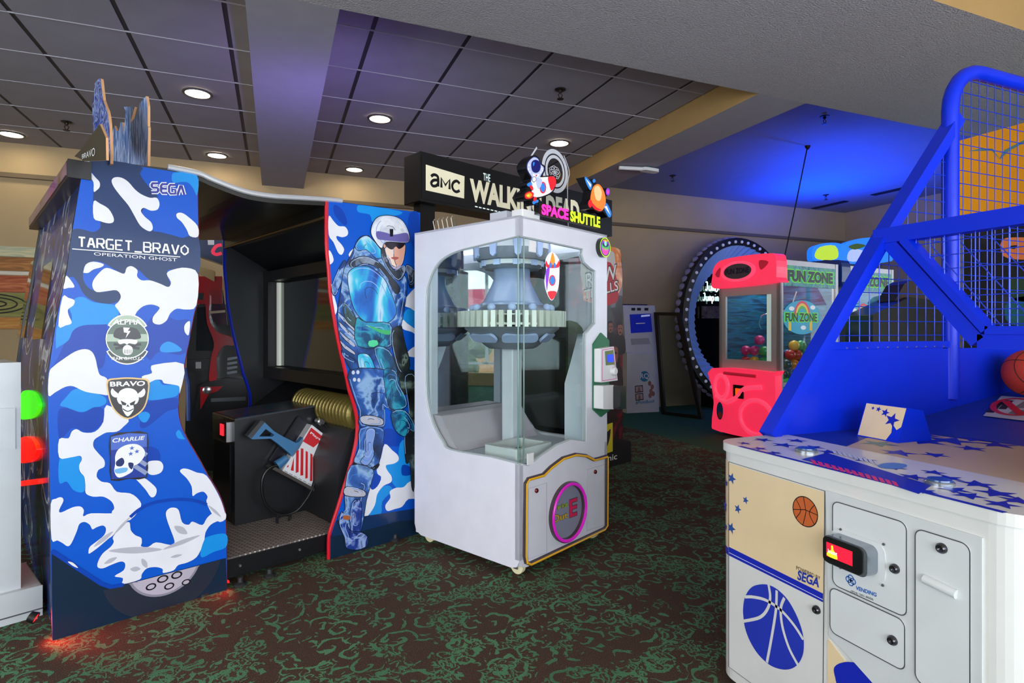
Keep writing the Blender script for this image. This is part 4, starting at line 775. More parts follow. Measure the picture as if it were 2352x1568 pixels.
mb = MB(); mb.flat(CF, circ(pc[0], pc[1], pr_, n=48), .002, M('prize_flap_grey', '8b8fa0', .3)); pd = mb.build('prize_door', claw)
mb = MB(); K2 = T(1190, 1030, 5.227)
mb.text(CF, 'Priz', K2([(405, 760), (600, 685), (600, 630), (405, 695)]), .003, dky, .05); mb.text(CF, 'Priz', K2([(405, 758), (600, 683), (600, 634), (405, 699)]), .0036, M('lime', '9fc020', .4), .015)
mb.text(CF, 'Out', K2([(400, 905), (590, 830), (590, 750), (400, 800)]), .003, dky, .05); mb.text(CF, 'Out', K2([(402, 900), (588, 826), (588, 756), (402, 806)]), .0036, M('gold_letter', 'd8b020', .4), .015)
mb.text(CF, 'E', K2([(610, 835), (708, 800), (712, 575), (608, 610)]), .003, dky, .05); mb.text(CF, 'E', K2([(614, 826), (702, 794), (706, 584), (612, 617)]), .0036, M('hot_pink', 'e0245c', .4), .02); mb.build('prize_lettering', pd)
seam = M('panel_seam', '9a9cab', .5)
for q in ([(1213, 1122), (1255, 1108), (1255, 1268), (1213, 1283)], [(1347, 1078), (1388, 1066), (1388, 1205), (1347, 1218)]):
    mb = MB(); l = CF.tr(q); mb.plate(CF, l, -.002, .002, wh); d_ = mb.build('access_door', claw); mb = MB(); mb.ribbon(CF, l, .003, .0026, seam, True); mb.build('door_gap', d_)
    cx = CF.uv(1231, 1126) if q[0][0] < 1300 else CF.uv(1366, 1083)
    MB().lathe(CF.pt(cx[0], cx[1], .002), CF.n, [(.013, 0), (.013, .006), (.009, .01), (.001, .01)], M('lock_red', '7a2a30', .3, .6), 16).build('lock', d_)
# casters
crm = M('caster_cream', 'e9e2b6', .45); stl = M('caster_steel', '8c9298', .3, .8)
for a, b in ((.07, .07), (.79, .07), (.07, .79), (.79, .79)):
    p = G.pt(a, b, 0); ca = MB(); ca.lathe(p + Z * .045 - CX * .014, CX, [(.03, 0), (.045, .002), (.045, .026), (.03, .028)], crm, 24); c_ = ca.build('caster', claw, sm=True)
    mb = MB(); fr = Fr(p, CX, Z, -CYd); mb.box(fr, -.022, -.017, .03, .09, -.015, .015, stl); mb.box(fr, .017, .022, .03, .09, -.015, .015, stl); mb.box(fr, -.035, .035, .085, .095, -.035, .035, stl); mb.lathe(p + Z * .045 - CX * .024, CX, [(.009, 0), (.009, .048)], stl, 10); mb.build('caster_fork', c_)
# signs on the roof
SG = CF.off(.012); K3 = T(1160, 330, 5.057); sb = M('sign_black', '0c0d10', .25, coat=.4)
RK = CF.off(-.02)
ro = RK.tr(K3([(235, 270), (240, 225), (285, 165), (340, 130), (395, 165), (420, 225), (465, 260), (465, 310), (440, 370), (490, 370), (560, 365), (600, 420), (590, 480), (560, 560), (480, 610), (390, 640), (385, 690), (320, 715), (310, 660), (250, 660), (215, 620), (225, 560), (270, 520), (250, 480), (260, 440), (300, 420), (285, 380), (250, 320)]))
mb = MB(); mb.plate(RK, smooth(ro, 3), -.06, 0, sb); rk = mb.build('rocket_sign', claw)
mb = MB(); E_ = lambda pts, m, c, k=3: mb.flat(RK, smooth(RK.tr(K3(pts)), k) if k else RK.tr(K3(pts)), c, m)
sb2 = {k: M('sign_' + k, c, .3, emit=e) for k, c, e in (('lilac', 'aeb6ea', .35), ('navy', '12186e', .1), ('red', 'e0212f', .3), ('white', 'e6e4f2', .3), ('blue', '2d7fd8', .3), ('orange', 'ff8a20', .5), ('yellow', 'ffd040', .5), ('ink', '232a66', .1), ('purple', '8a3fd0', .3), ('green', '2fc24a', .3), ('pink', 'ff3fa8', .4))}
E_([(248, 285), (252, 225), (295, 172), (340, 148), (388, 172), (412, 230), (452, 268), (452, 312), (432, 350), (415, 385), (430, 425), (300, 440), (300, 390), (282, 362), (258, 320)], sb2['ink'], .001)
E_([(256, 285), (262, 230), (298, 180), (340, 158), (382, 180), (404, 236), (444, 272), (444, 308), (425, 345), (405, 385), (415, 415), (310, 425), (310, 390), (290, 355), (268, 318)], sb2['lilac'], .0014)
E_([(300, 250), (312, 205), (350, 186), (392, 205), (412, 262), (396, 318), (356, 340), (314, 318)], sb2['ink'], .002); E_([(306, 250), (318, 212), (350, 194), (386, 212), (404, 262), (390, 310), (356, 330), (320, 312)], sb2['navy'], .0024); E_([(318, 235), (330, 212), (340, 225), (326, 262)], sb2['blue'], .003)
for x_, y_ in ((275, 250), (270, 295), (285, 330), (425, 290), (430, 315), (410, 335)): E_(circ(x_, y_, 7, 11, 8), sb2['white'], .0022, 2)
E_([(320, 345), (350, 362), (395, 350), (380, 385), (330, 385)], sb2['white'], .0022); E_([(352, 365), (368, 362), (366, 378), (352, 378)], sb2['red'], .0026); E_([(312, 392), (345, 380), (360, 420), (330, 450), (308, 430)], sb2['ink'], .0037); E_([(316, 396), (342, 386), (354, 420), (330, 442), (314, 428)], sb2['white'], .0039)
E_([(300, 430), (350, 400), (420, 390), (500, 385), (560, 380), (590, 430), (570, 510), (520, 570), (430, 610), (350, 620), (310, 590), (310, 500)], sb2['white'], .002); E_([(495, 390), (560, 382), (590, 430), (575, 500), (535, 545), (510, 480)], sb2['red'], .0026)
E_(circ(435, 510, 38, 68, 16), sb2['red'], .003); E_(circ(435, 510, 26, 52, 16), sb2['blue'], .0034); E_([(360, 400), (420, 410), (420, 470), (385, 530), (360, 480)], sb2['lilac'], .0036)
E_([(250, 470), (300, 445), (310, 500), (265, 495)], sb2['blue'], .0028); E_([(225, 590), (275, 555), (330, 575), (310, 630), (240, 640)], sb2['red'], .0024); E_([(235, 600), (280, 570), (310, 595), (275, 630)], sb2['orange'], .0028); E_([(245, 605), (275, 590), (275, 615)], sb2['yellow'], .0032)
E_([(330, 620), (365, 625), (350, 670), (325, 660)], sb2['red'], .0028); E_([(315, 670), (375, 650), (380, 680), (325, 705)], sb2['blue'], .0028); E_([(280, 480), (320, 500), (320, 545), (290, 520)], sb2['red'], .003)
mb.build('rocket_artwork', rk)
pl_ = RK.tr(K3([(825, 410), (925, 375), (980, 410), (1020, 400), (1060, 420), (1055, 460), (1110, 470), (1150, 540), (1180, 510), (1220, 560), (1200, 615), (1165, 620), (1175, 690), (1240, 710), (1235, 850), (1190, 860), (1140, 800), (1080, 800), (1010, 770), (950, 740), (950, 680), (980, 640), (1000, 540), (930, 470)]))
pl_ = RK.tr(K3([(915, 385), (940, 380), (985, 430), (1010, 405), (1050, 415), (1055, 465), (1110, 475), (1150, 545), (1175, 512), (1215, 545), (1210, 600), (1172, 612), (1175, 690), (1215, 720), (1245, 800), (1235, 850), (1190, 855), (1140, 790), (1080, 800), (1020, 760), (970, 755), (950, 700), (985, 640), (1000, 540), (960, 470)]))
mb = MB(); mb.plate(RK, pl_, -.06, 0, sb); psn = mb.build('planet_sign', claw)
mb = MB()
E_([(922, 392), (945, 392), (1010, 470), (990, 540), (945, 470)], sb2['blue'], .001); E_([(935, 405), (1000, 475), (990, 510)], sb2['white'], .0016, 0); E_([(1140, 720), (1180, 690), (1232, 790), (1228, 845), (1195, 845)], sb2['blue'], .001); E_([(1150, 730), (1180, 720), (1222, 830)], sb2['white'], .0016, 0)
E_([(1000, 560), (1030, 490), (1085, 470), (1130, 520), (1160, 600), (1165, 690), (1130, 770), (1080, 780), (1020, 740), (990, 660)], M('planet_orange', 'ff7a2e', .3, emit=.5), .002); E_([(1030, 520), (1080, 490), (1120, 560), (1100, 660), (1050, 640)], M('planet_peach', 'ffc08a', .3, emit=.4), .0026); E_([(1000, 680), (1060, 740), (1120, 770), (1060, 775), (1010, 730)], sb2['red'], .0026)
E_(circ(985, 695, 24, 46, 14), sb2['red'], .0028); E_(circ(1030, 432, 18, 22, 12), sb2['blue'], .0028); E_(circ(1190, 560, 24, 44, 14), sb2['purple'], .0028); E_(circ(1190, 560, 12, 24, 12), sb2['pink'], .003)
mb.build('planet_artwork', psn)
TXF = CF.off(.01)
mb = MB(); mb.plate(TXF, TXF.tr(K3([(390, 815), (740, 895), (740, 775), (395, 680)])), -.035, 0, sb); mb.plate(TXF, TXF.tr(K3([(745, 897), (1100, 985), (1100, 855), (745, 770)])), -.035, 0, sb); ts = mb.build('name_sign', claw)
mb = MB(); mb.text(TXF, 'SPACE', K3([(420, 822), (735, 890), (735, 760), (420, 695)]), .002, M('neon_pink', 'ff2a9c', .4, emit=.9), .05); mb.text(TXF, 'SHUTTLE', K3([(755, 900), (1102, 980), (1102, 850), (755, 775)]), .002, M('neon_lime', 'b9e81e', .4, emit=.8), .045); mb.build('name_lettering', ts)
# acrylic disc behind the signs
AD = CF.off(-.42); ac = AD.uv(1275, 393); ar = abs(AD.uv(1275, 345)[1] - ac[1])
acr = glass_mat('acrylic', 'dfe3e8', .6); eng = M('engraved_white', 'd6d8de', .5)
mb = MB(); mb.plate(AD, circ(ac[0], ac[1], ar, n=40), -.006, 0, acr)
mb.plate(AD, [(ac[0] - ar * .9, zt - .01), (ac[0] + ar * 1.1, zt - .01), (ac[0] + ar * .8, ac[1] - ar * .4), (ac[0] - ar * .8, ac[1] - ar * .4)], -.006, 0, acr); adp = mb.build('acrylic_disc', claw)
mb = MB()
for r, w in ((.93, .03), (.68, .022)): mb.ribbon(AD, circ(ac[0], ac[1], ar * r, n=40), w, .001, eng, True)
for k in range(7): mb.ribbon(AD, smooth(circ(ac[0] + .03 * math.cos(k * .9) - .005, ac[1] - .01 + .02 * math.sin(k * .9), .032, .024, 10), 2), .004, .0015, eng, True)
mb.ribbon(AD, smooth([(ac[0] - ar * 1.9, zt), (ac[0] - ar * 1.85, ac[1] - ar * .5), (ac[0] - ar * 2, ac[1]), (ac[0] - ar * 1.4, ac[1] + ar * .8)], 5, False), .012, .0015, eng); mb.ribbon(AD, smooth([(ac[0] + ar * 1.1, zt), (ac[0] + ar * 1.0, ac[1] - ar * .6), (ac[0] + ar * 1.15, ac[1] + ar * .2), (ac[0] + ar * .7, ac[1] + ar * .9)], 5, False), .008, .0015, eng); mb.build('engraving', adp)
mb = MB(); mb.box(G, .05, .2, .02, .1, zt, zt + .045, wp_); mb.box(G, .3, .42, .36, .5, zt, zt + .12, whi); mb.box(G, .46, .6, .36, .5, zt, zt + .1, whi); mb.build('roof_unit', claw, .005)
MB().tube([G.pt(.1, .6, zt - .005), G.pt(.1, .6, zt + .09)], [.012, .002], M('grey_spike', '7c776e', .3, .5), 8).build('aerial', claw)
mb = MB()
for k in range(5): mb.tube([G.pt(.04, .55 + k * .04, zt - .01), G.pt(.03, .56 + k * .04, zt + .06), G.pt(.06, .58 + k * .04, zt + .08)], .003, M('clear_plastic', 'c9c3b8', .15), 5)
mb.build('clear_clips', claw)
# stickers, badge and card reader on the front
mb = MB(); GS = CF.off(-.012); E2 = lambda pts, m, c, k=3: mb.flat(GS, smooth(GS.tr(T(930, 480, 3.734)(pts)), k), c, m)
E2([(1195, 620), (1210, 520), (1205, 430), (1260, 365), (1320, 430), (1325, 500), (1320, 640), (1300, 720), (1258, 785), (1215, 720)], sb2['white'], .001); E2([(1210, 440), (1235, 480), (1265, 370), (1290, 480), (1320, 440), (1318, 500), (1215, 500)], sb2['red'], .0014); E2([(1245, 450), (1265, 375), (1285, 450), (1265, 480)], sb2['orange'], .0018); E2([(1205, 540), (1240, 500), (1225, 640), (1215, 700)], sb2['purple'], .0014)
E2([(1222, 710), (1300, 710), (1258, 780)], sb2['red'], .0018); E2(circ(1262, 612, 28, 46, 16), sb2['red'], .0018); E2(circ(1262, 612, 20, 36, 16), sb2['blue'], .0022); E2([(1240, 470), (1255, 460), (1255, 500), (1240, 500)], sb2['blue'], .0022); E2([(1275, 460), (1290, 470), (1290, 500), (1275, 500)], sb2['blue'], .0022)
mb.build('rocket_sticker', claw)
bc = CF.uv(1381, 569); br_ = .062
mb = MB(); mb.lathe(CF.pt(bc[0] - .002, bc[1], 0), CF.n, [(br_, 0), (br_, .03), (.001, .03)], sb, 40); bdg = mb.build('alien_badge', claw)
mb = MB(); bx = bc[0] - .002; mb.ribbon(CF, circ(bx, bc[1], br_ - .004, n=40), .006, .031, M('badge_lime', 'b4f020', .3, emit=.5), True); mb.flat(CF, circ(bx, bc[1], br_ - .012, n=36), .031, sb2['purple']); mb.flat(CF, circ(bx, bc[1] - .018, .034, .03, 24), .0314, sb2['pink']); mb.flat(CF, circ(bx, bc[1] + .004, .044, .022, 24), .0318, sb2['green']); mb.flat(CF, circ(bx, bc[1] + .016, .034, .014, 24), .0322, sb2['navy']); mb.flat(CF, circ(bx, bc[1] + .024, .015, .016, 20), .0326, M('alien_mint', '8fe6c0', .3, emit=.3)); mb.flat(CF, circ(bx, bc[1] + .042, .028, .006, 20), .0322, sb2['orange'])
for k in range(6): mb.ribbon(CF, [(bx - .034 + k * .0135, bc[1] - .004), (bx - .024 + k * .0095, bc[1] - .035)], .003, .0328, sb2['pink'])
mb.build('alien_artwork', bdg)
mb = MB(); hx = CF.tr([(1360, 790), (1378, 764), (1396, 782), (1396, 942), (1378, 957), (1360, 940)]); mb.plate(CF, hx, 0, .012, M('reader_green', '1f6e46', .35)); rp = mb.build('reader_plate', claw)
mb = MB(); q = CF.tr([(1361, 800), (1391, 795), (1400, 872), (1361, 877)]); mb.plate(CF, q, .012, .06, wp_); rd_ = mb.build('reader_body', claw, .006)
mb = MB(); mb.ribbon(CF, CF.tr([(1364, 803), (1389, 799), (1397, 868), (1364, 873)]), .006, .061, M('reader_magenta', 'c42a8c', .3, emit=.2), True); mb.flat(CF, CF.tr([(1370, 806), (1389, 803), (1392, 836), (1372, 838)]), .062, M('reader_olive', '6a7a3c', .3)); mb.flat(CF, CF.tr([(1375, 814), (1388, 812), (1390, 830), (1376, 831)]), .063, M('reader_screen', '1436d8', .3, emit=.8)); mb.build('reader_screen', rd_)
kc = CF.uv(1388, 851); MB().lathe(CF.pt(kc[0], kc[1], .06), CF.n, [(.026, 0), (.026, .02), (.02, .026), (.001, .026)], wp_, 24).build('reader_dial', rd_, sm=True)
mb = MB(); q = CF.tr([(1360, 884), (1384, 882), (1384, 937), (1360, 937)]); mb.plate(CF, q, .012, .08, wp_); mb.plate(CF, CF.tr([(1383, 884), (1397, 883), (1397, 934), (1383, 936)]), .02, .13, M('terminal_black', '15161a', .2, coat=.5)); mb.build('card_terminal', rp, .006)
# ================================================================== BASKETBALL MACHINE
BX, BY, BW = 1.55, 1.745, 1.0
BF = Fr((BX, BY, 0), (0, -1, 0), Z, (-1, 0, 0))      # front face (a runs towards the camera side)
BS = Fr((0, BY - .02, 0), (1, 0, 0), Z, (0, -1, 0))  # inner face of the far side wall (a = world X)
hoop = thing('basketball_game', (2.2, 1.24, 0), 'white and blue basketball shooting game with wire cage sides', 'arcade game')
hw = M('hoop_white', 'dcdcd8', .28, coat=.3); hb = M('hoop_blue', '032cd4', .4, coat=.05, spec=.3); hbd = M('hoop_blue_deck', '0b2f9c', .45, coat=.08); tan = M('hoop_tan', 'e8cfa4', .35, coat=.2); sblue = M('star_blue', '1226b4', .35)
rc = .09
foot = [(BX + rc - rc * math.cos(math.radians(t)), BY - rc + rc * math.sin(math.radians(t))) for t in range(90, -1, -10)]
foot += [(BX + rc - rc * math.cos(math.radians(t)), BY - BW + rc - rc * math.sin(math.radians(t))) for t in range(0, 91, 10)]
fullf = foot + [(2.25, BY - BW), (2.25, BY)]
mb = MB(); mb.plate(GZ, fullf, .04, .872, hw); mb.build('cabinet', hoop)
lip = [(1.25 + (x - 1.25) * 1.0 - (.008 if x < 1.7 else 0), y + (.006 if y > 1.5 else -.006)) for x, y in fullf]
mb = MB(); mb.plate(GZ, [(min(x, 1.9), y) for x, y in lip], .872, .902, hw); top = mb.build('counter_top', hoop, .006)
def wall_band(z0, z1, off, m, i0, i1, mb):
    p = [V((x, y)) for x, y in foot]; P = []
    for i in range(i0, i1 + 1):
        d = (p[min(i + 1, len(p) - 1)] - p[max(i - 1, 0)]).normalized(); n = V((d.y, -d.x)) ; n = n if n.x < 0 or n.y > .9 else n; P.append(p[i] + (n if (p[i] + n * .01 - V((2, 1.24))).length > (p[i] - V((2, 1.24))).length else -n) * off)
    vs = [(q.x, q.y, z) for z in (z0, z1) for q in P]; N = len(P); mb.add(vs, [(k, N + k, N + k + 1, k + 1) for k in range(N - 1)], m)
# printed bands on the rounded corner
mb = MB(); wall_band(.515, .836, .0012, tan, 2, 9, mb); wall_band(.488, .515, .0016, sblue, 2, 9, mb)
for (a, z, r) in ((-.012, .75, .032), (-.03, .66, .05), (-.02, .585, .03)):
    fr = Fr((BX + rc, BY - rc, 0), head(40), Z, head(130)); mb.flat(Fr((BX + rc + math.cos(math.radians(150)) * (rc + .0022), BY - rc + math.sin(math.radians(150)) * (rc + .0022), 0), head(60), Z, head(150)), star(-a - .02, z, r * .5, 10), .0008, sblue)
mb.build('corner_print', hoop)
# door with tan upper print and blue ball emblem
dl = BF.tr([(1676, 1060), (1897, 1127), (1892, 1640), (1676, 1530)]); dl[2] = (dl[2][0], dl[3][1])
mb = MB(); mb.plate(BF, dl, 0, .004, hw); door = mb.build('door', hoop)
mb = MB(); mb.flat(BF, BF.tr([(1677, 1063), (1896, 1130), (1893, 1372), (1677, 1262)]), .0046, tan); mb.flat(BF, BF.tr([(1677, 1255), (1893, 1362), (1893, 1382), (1677, 1275)]), .005, sblue)
mb.ribbon(BF, BF.tr([(1677, 1268), (1893, 1376)]), .002, .0053, M('thin_white', 'd9d9e8', .4)); mb.ribbon(BF, dl, .004, .0046, M('gap_grey', '55565a', .6), True)
for u, v, r in ((1697, 1168, .024), (1683, 1098, .03), (1682, 1212, .03), (1715, 1148, .02)): p = BF.uv(u, v); mb.flat(BF, star(p[0], p[1], r * .75, 15), .0052, M('star_print', '2a4f96', .35))
pc = BF.uv(1852, 1174); br = .046
mb.flat(BF, circ(pc[0], pc[1], br, n=32), .0054, M('print_ball', 'c7622c', .35)); kk = M('print_black', '17130f', .4)
mb.ribbon(BF, circ(pc[0], pc[1], br, n=32), .003, .0057, kk, True); mb.ribbon(BF, [(pc[0] - br, pc[1] - .006), (pc[0], pc[1] + .006), (pc[0] + br, pc[1] + .002)], .0025, .0057, kk); mb.ribbon(BF, [(pc[0] - .008, pc[1] - br), (pc[0] + .004, pc[1]), (pc[0] - .006, pc[1] + br)], .0025, .0057, kk)
for s in (-1, 1): mb.ribbon(BF, smooth([(pc[0] + s * .034, pc[1] + .03), (pc[0] + s * .016, pc[1]), (pc[0] + s * .034, pc[1] - .03)], 5, False), .0025, .0057, kk)
mb.text(BF, 'POWERED BY', [(1832, 1307), (1887, 1331), (1887, 1323), (1832, 1298)], .0056, kk); mb.text(BF, 'SEGA', [(1834, 1330), (1884, 1349), (1887, 1328), (1836, 1308)], .0056, M('sega_print', '1838a8', .35), .03); mb.build('door_print', door)
K4 = T(1620, 980, 2.667); ec = [(240, 1160), (238, 1110), (250, 1040), (285, 985), (330, 965), (390, 965), (450, 995), (510, 1055), (560, 1140), (595, 1230), (610, 1310), (605, 1390), (575, 1450), (530, 1480), (470, 1482), (400, 1455), (330, 1390), (280, 1310), (250, 1230)]
mb = MB(); mb.flat(BF, smooth(BF.tr(K4(ec)), 4), .005, M('emblem_blue', '1c34b4', .45, bump=.2, bscale=500))
for l in ([(250, 1040), (300, 1040), (380, 1060), (470, 1120), (550, 1210), (608, 1300)], [(395, 965), (405, 1040), (390, 1110), (340, 1165), (240, 1188)], [(445, 1000), (440, 1120), (415, 1280), (385, 1440)], [(492, 1045), (470, 1110), (480, 1220), (520, 1350), (575, 1455)]):
    mb.ribbon(BF, smooth(BF.tr(K4(l)), 6, False), .010, .0056, hw)
mb.build('ball_emblem', door)
def lock(u, v, par, fr=BF, c=.004, r=.013):
    p = fr.uv(u, v); mb = MB(); mb.lathe(fr.pt(p[0], p[1], c), fr.n, [(r, 0), (r, .006), (r * .7, .012), (r * .35, .012), (.0005, .009)], M('lock_steel', '55555a', .25, .9), 20); return mb.build('lock', par, sm=True)
lock(1879, 1399, door)
# service panel with hatches
sp = BF.tr([(1899, 1125), (2262, 1230), (2262, 1700), (2105, 1568), (1895, 1462)]); sp = [(sp[0][0], sp[0][1]), (.9, sp[0][1] - .005), (.9, .2), (sp[0][0] + .05, .385), (sp[0][0] + .012, .4)]
mb = MB(); mb.plate(BF, sp, 0, .006, M('panel_grey_white', 'd2d6d6', .3, coat=.2)); spn = mb.build('service_panel', hoop, .002)
sm_ = M('hatch_white', 'd8dcdc', .3, coat=.2); gp = M('hatch_gap', '4c5053', .5)
def hatch(q, rr=.02):
    l = BF.tr(q); x0, x1 = min(p[0] for p in l), max(p[0] for p in l); y0, y1 = min(p[1] for p in l), max(p[1] for p in l); r = rrect(x0, y0, x1, y1, rr)
    mb = MB(); mb.plate(BF, r, .006, .01, sm_); h = mb.build('hatch', hoop); mb = MB(); mb.ribbon(BF, r, .003, .0104, gp, True); mb.build('hatch_gap', h); return h
h1 = hatch([(1918, 1157), (2088, 1200), (2086, 1416), (1918, 1340)]); h2 = hatch([(1912, 1356), (2084, 1424), (2080, 1530), (1912, 1448)]); h3 = hatch([(2113, 1213), (2234, 1250), (2232, 1600), (2108, 1560)])
lock(2062, 1304, h1, c=.01); lock(2057, 1468, h2, c=.01); lock(2170, 1257, h3, c=.01)
mb = MB(); a, b = BF.uv(2130, 1327), BF.uv(2205, 1355); mb.tube([BF.pt(a[0], a[1], .012), BF.pt(b[0], a[1] - .008, .012)], .012, sm_, 10); mb.build('hatch_handle', h3, sm=True)
l = BF.tr([(1922, 1218), (2008, 1240), (2008, 1325), (1922, 1295)]); x0, x1, y0, y1 = l[0][0], l[1][0] + .02, l[2][1] + .01, l[0][1]
mb = MB(); mb.plate(BF, rrect(x0 - .01, y0 - .02, x1 + .02, y1 + .012, .03), .01, .013, sm_); mp2 = mb.build('reader_mount', hoop)
mb = MB(); mb.plate(BF, rrect(x0, y0, x1, y1, .02), .013, .055, M('reader_chrome', '9aa2ac', .2, .8)); rdr = mb.build('card_reader', hoop, .006)
mb = MB(); mb.plate(BF, rrect(x0 + .002, y0 + .004, x1 - .012, y1 - .004, .014), .055, .06, M('reader_black', '141518', .15, coat=.6)); mb.flat(BF, [(x0 + .014, y0 + .022), (x1 - .04, y0 + .022), (x1 - .04, y1 - .02), (x0 + .014, y1 - .02)], .0606, M('screen_red', 'e4152f', .4, emit=.9))
mb.flat(BF, smooth([(x0 + .018, y0 + .024), (x0 + .05, y0 + .024), (x0 + .044, y0 + .04), (x0 + .038, y0 + .046), (x0 + .036, y0 + .058), (x0 + .03, y0 + .056), (x0 + .03, y0 + .044), (x0 + .02, y0 + .038)], 3), .061, M('screen_lime', 'c8d820', .4, emit=.8)); mb.text(BF, 'Insert', [(x0 + .02, y1 - .05), (x0 + .05, y1 - .05), (x0 + .05, y1 - .038), (x0 + .02, y1 - .038)], .0612, M('screen_white', 'ffffff', .4, emit=.9), px=False); mb.build('reader_display', rdr)
for u, v in ((1938, 1214), (2037, 1248), (1938, 1302), (2035, 1342)): p = BF.uv(u, v); MB().lathe(BF.pt(p[0], p[1], .013), BF.n, [(.004, 0), (.003, .003), (.0005, .003)], gp, 8).build('screw', mp2)
mb = MB(); vb = M('vending_blue', '1f62b8', .4); mb.text(BF, 'VENDING', [(1971, 1352), (2019, 1369), (2020, 1360), (1972, 1343)], .0108, vb, .03); mb.text(BF, '(954) 581-8006', [(1960, 1360), (2012, 1379), (2012, 1372), (1960, 1353)], .0108, kk)
p = BF.uv(1960, 1331)
for dx, dy in ((0, .007), (0, -.007), (.007, 0), (-.007, 0)): mb.ribbon(BF, circ(p[0] + dx, p[1] + dy, .008, n=14), .003, .0108, vb, True)
mb.build('vending_sticker', h1)
tl = [(sp[4][0] - .004, sp[4][1] - .014), (sp[3][0] + .05, sp[3][1] - .06), (.9, .17), (.9, .05), (dl[1][0] + .008, .05), (dl[1][0] + .008, sp[4][1] - .02)]
mb = MB(); mb.plate(BF, tl, 0, .003, tan); tp_ = mb.build('lower_print', hoop)
mb = MB(); mb.flat(BF, smooth(BF.tr(K4([(795, 1470), (850, 1440), (940, 1445), (1070, 1490), (1010, 1515), (1100, 1568), (960, 1640), (830, 1600), (800, 1530)])), 3), .0036, sblue); mb.build('swoosh_print', tp_)
# counter print
CT = Fr((0, 0, .902), (1, 0, 0), (0, 1, 0), Z)
mb = MB(); mb.ribbon(CT, [(1.548, 1.62), (1.548, .8)], .02, .0006, sblue)
stars = [(1752, 1010, .03), (1710, 1018, .02), (1800, 1022, .034), (1745, 1030, .022), (1830, 1012, .03), (1870, 1027, .028), (1905, 1038, .03), (2095, 1095, .03), (2125, 1128, .024), (2145, 1085, .026), (2190, 1124, .032), (2245, 1112, .036), (2225, 1138, .03), (2290, 1133, .038), (2300, 1158, .03), (2180, 1098, .03), (2338, 1150, .032), (1780, 1040, .02), (1985, 1056, .03), (2055, 1074, .026)]
for i, (u, v, r) in enumerate(stars): p = CT.uv(u, v); mb.flat(CT, star(p[0], p[1], r * 1.35, i * 31), .0006 + i * .00002, sblue)
q = CT.tr([(1840, 1055), (1900, 1040), (2140, 1115), (2110, 1135), (1960, 1085)]); mb.flat(CT, q, .0008, sblue)
pkr = M('counter_red', 'e22f4e', .35)
for k in range(13):
    u, v = 1868 + k * 15.5, 1064 + k * 4.1; mb.flat(CT, CT.tr([(u, v + 2), (u + 11, v + 5), (u + 4, v - 6), (u - 7, v - 9)]), .0012, pkr)
for k in range(9):
    u, v = 1915 + k * 12, 1040 + k * 3.2; mb.flat(CT, CT.tr([(u, v + 1), (u + 9, v + 3.5), (u + 3, v - 6), (u - 6, v - 8)]), .0012, M('counter_pale', 'c9d4ec', .35))
mb.flat(CT, [CT.uv(2050 + 34 * math.cos(t * .4), 1070 + 7 * math.sin(t * .4)) for t in range(16)], .0011, M('counter_sky', '3f7fd8', .35)); mb.build('counter_print', top)
for u, v in ((1852, 1037), (2158, 1111)):
    p = CT.pt(*CT.uv(u, v)); mb = MB(); mb.lathe(p, Z, [(.036, 0), (.036, .007), (.033, .01), (.001, .01)], M('button_rim', '9aa3ad', .2, .7), 28); bt = mb.build('start_button', hoop, sm=True); MB().lathe(p, Z, [(.029, .0095), (.028, .014), (.001, .015)], M('button_blue', '2a4f86', .25, coat=.4), 24).build('button_cap', bt, sm=True)
# ball deck
zf = lambda x: .905 if x < 1.88 else (.905 if x < 2.5 else .905 + (x - 2.5) * .13)
DK = Fr((0, BY - BW + .02, 0), (1, 0, 0), Z, (0, -1, 0))
mb = MB(); mb.plate(DK, [(1.88, .6), (1.88, .9), (2.5, .9), (4.0, 1.1), (4.0, .6)], -BW + .04, 0, hbd); deck = mb.build('ball_deck', hoop)
DT = Fr((0, 0, .9), (1, 0, 0), (0, 1, 0), Z); tn2 = M('deck_tan', 'c4ad8c', .45, coat=.08)
mb = MB(); q = DT.tr([(1938, 1028), (1990, 1006), (2090, 992), (2180, 1004), (2352, 1025), (2352, 1115), (2088, 1060)]); mb.flat(DT, q, .0006, tn2)
ds = [(2018, 1019, .05, 'star_teal'), (2125, 1014, .06, 0), (2063, 1040, .045, 0), (2148, 1045, .035, 0), (2230, 1030, .04, 0), (2180, 1012, .07, 0), (2115, 998, .06, 0), (2290, 1022, .05, 0), (2015, 1045, .03, 'star_teal'), (2240, 1008, .06, 0)]
for i, (u, v, r, m) in enumerate(ds): p = DT.uv(u, v); mb.flat(DT, star(p[0], p[1], r * 1.35, i * 27 + 10), .001 + i * .00003, M('star_teal', '12707a', .35) if m else sblue)
mb.build('deck_print', deck)
mb = MB(); blkp = BS.tr([(1998, 930), (2088, 950), (2062, 1016), (1968, 1000)])
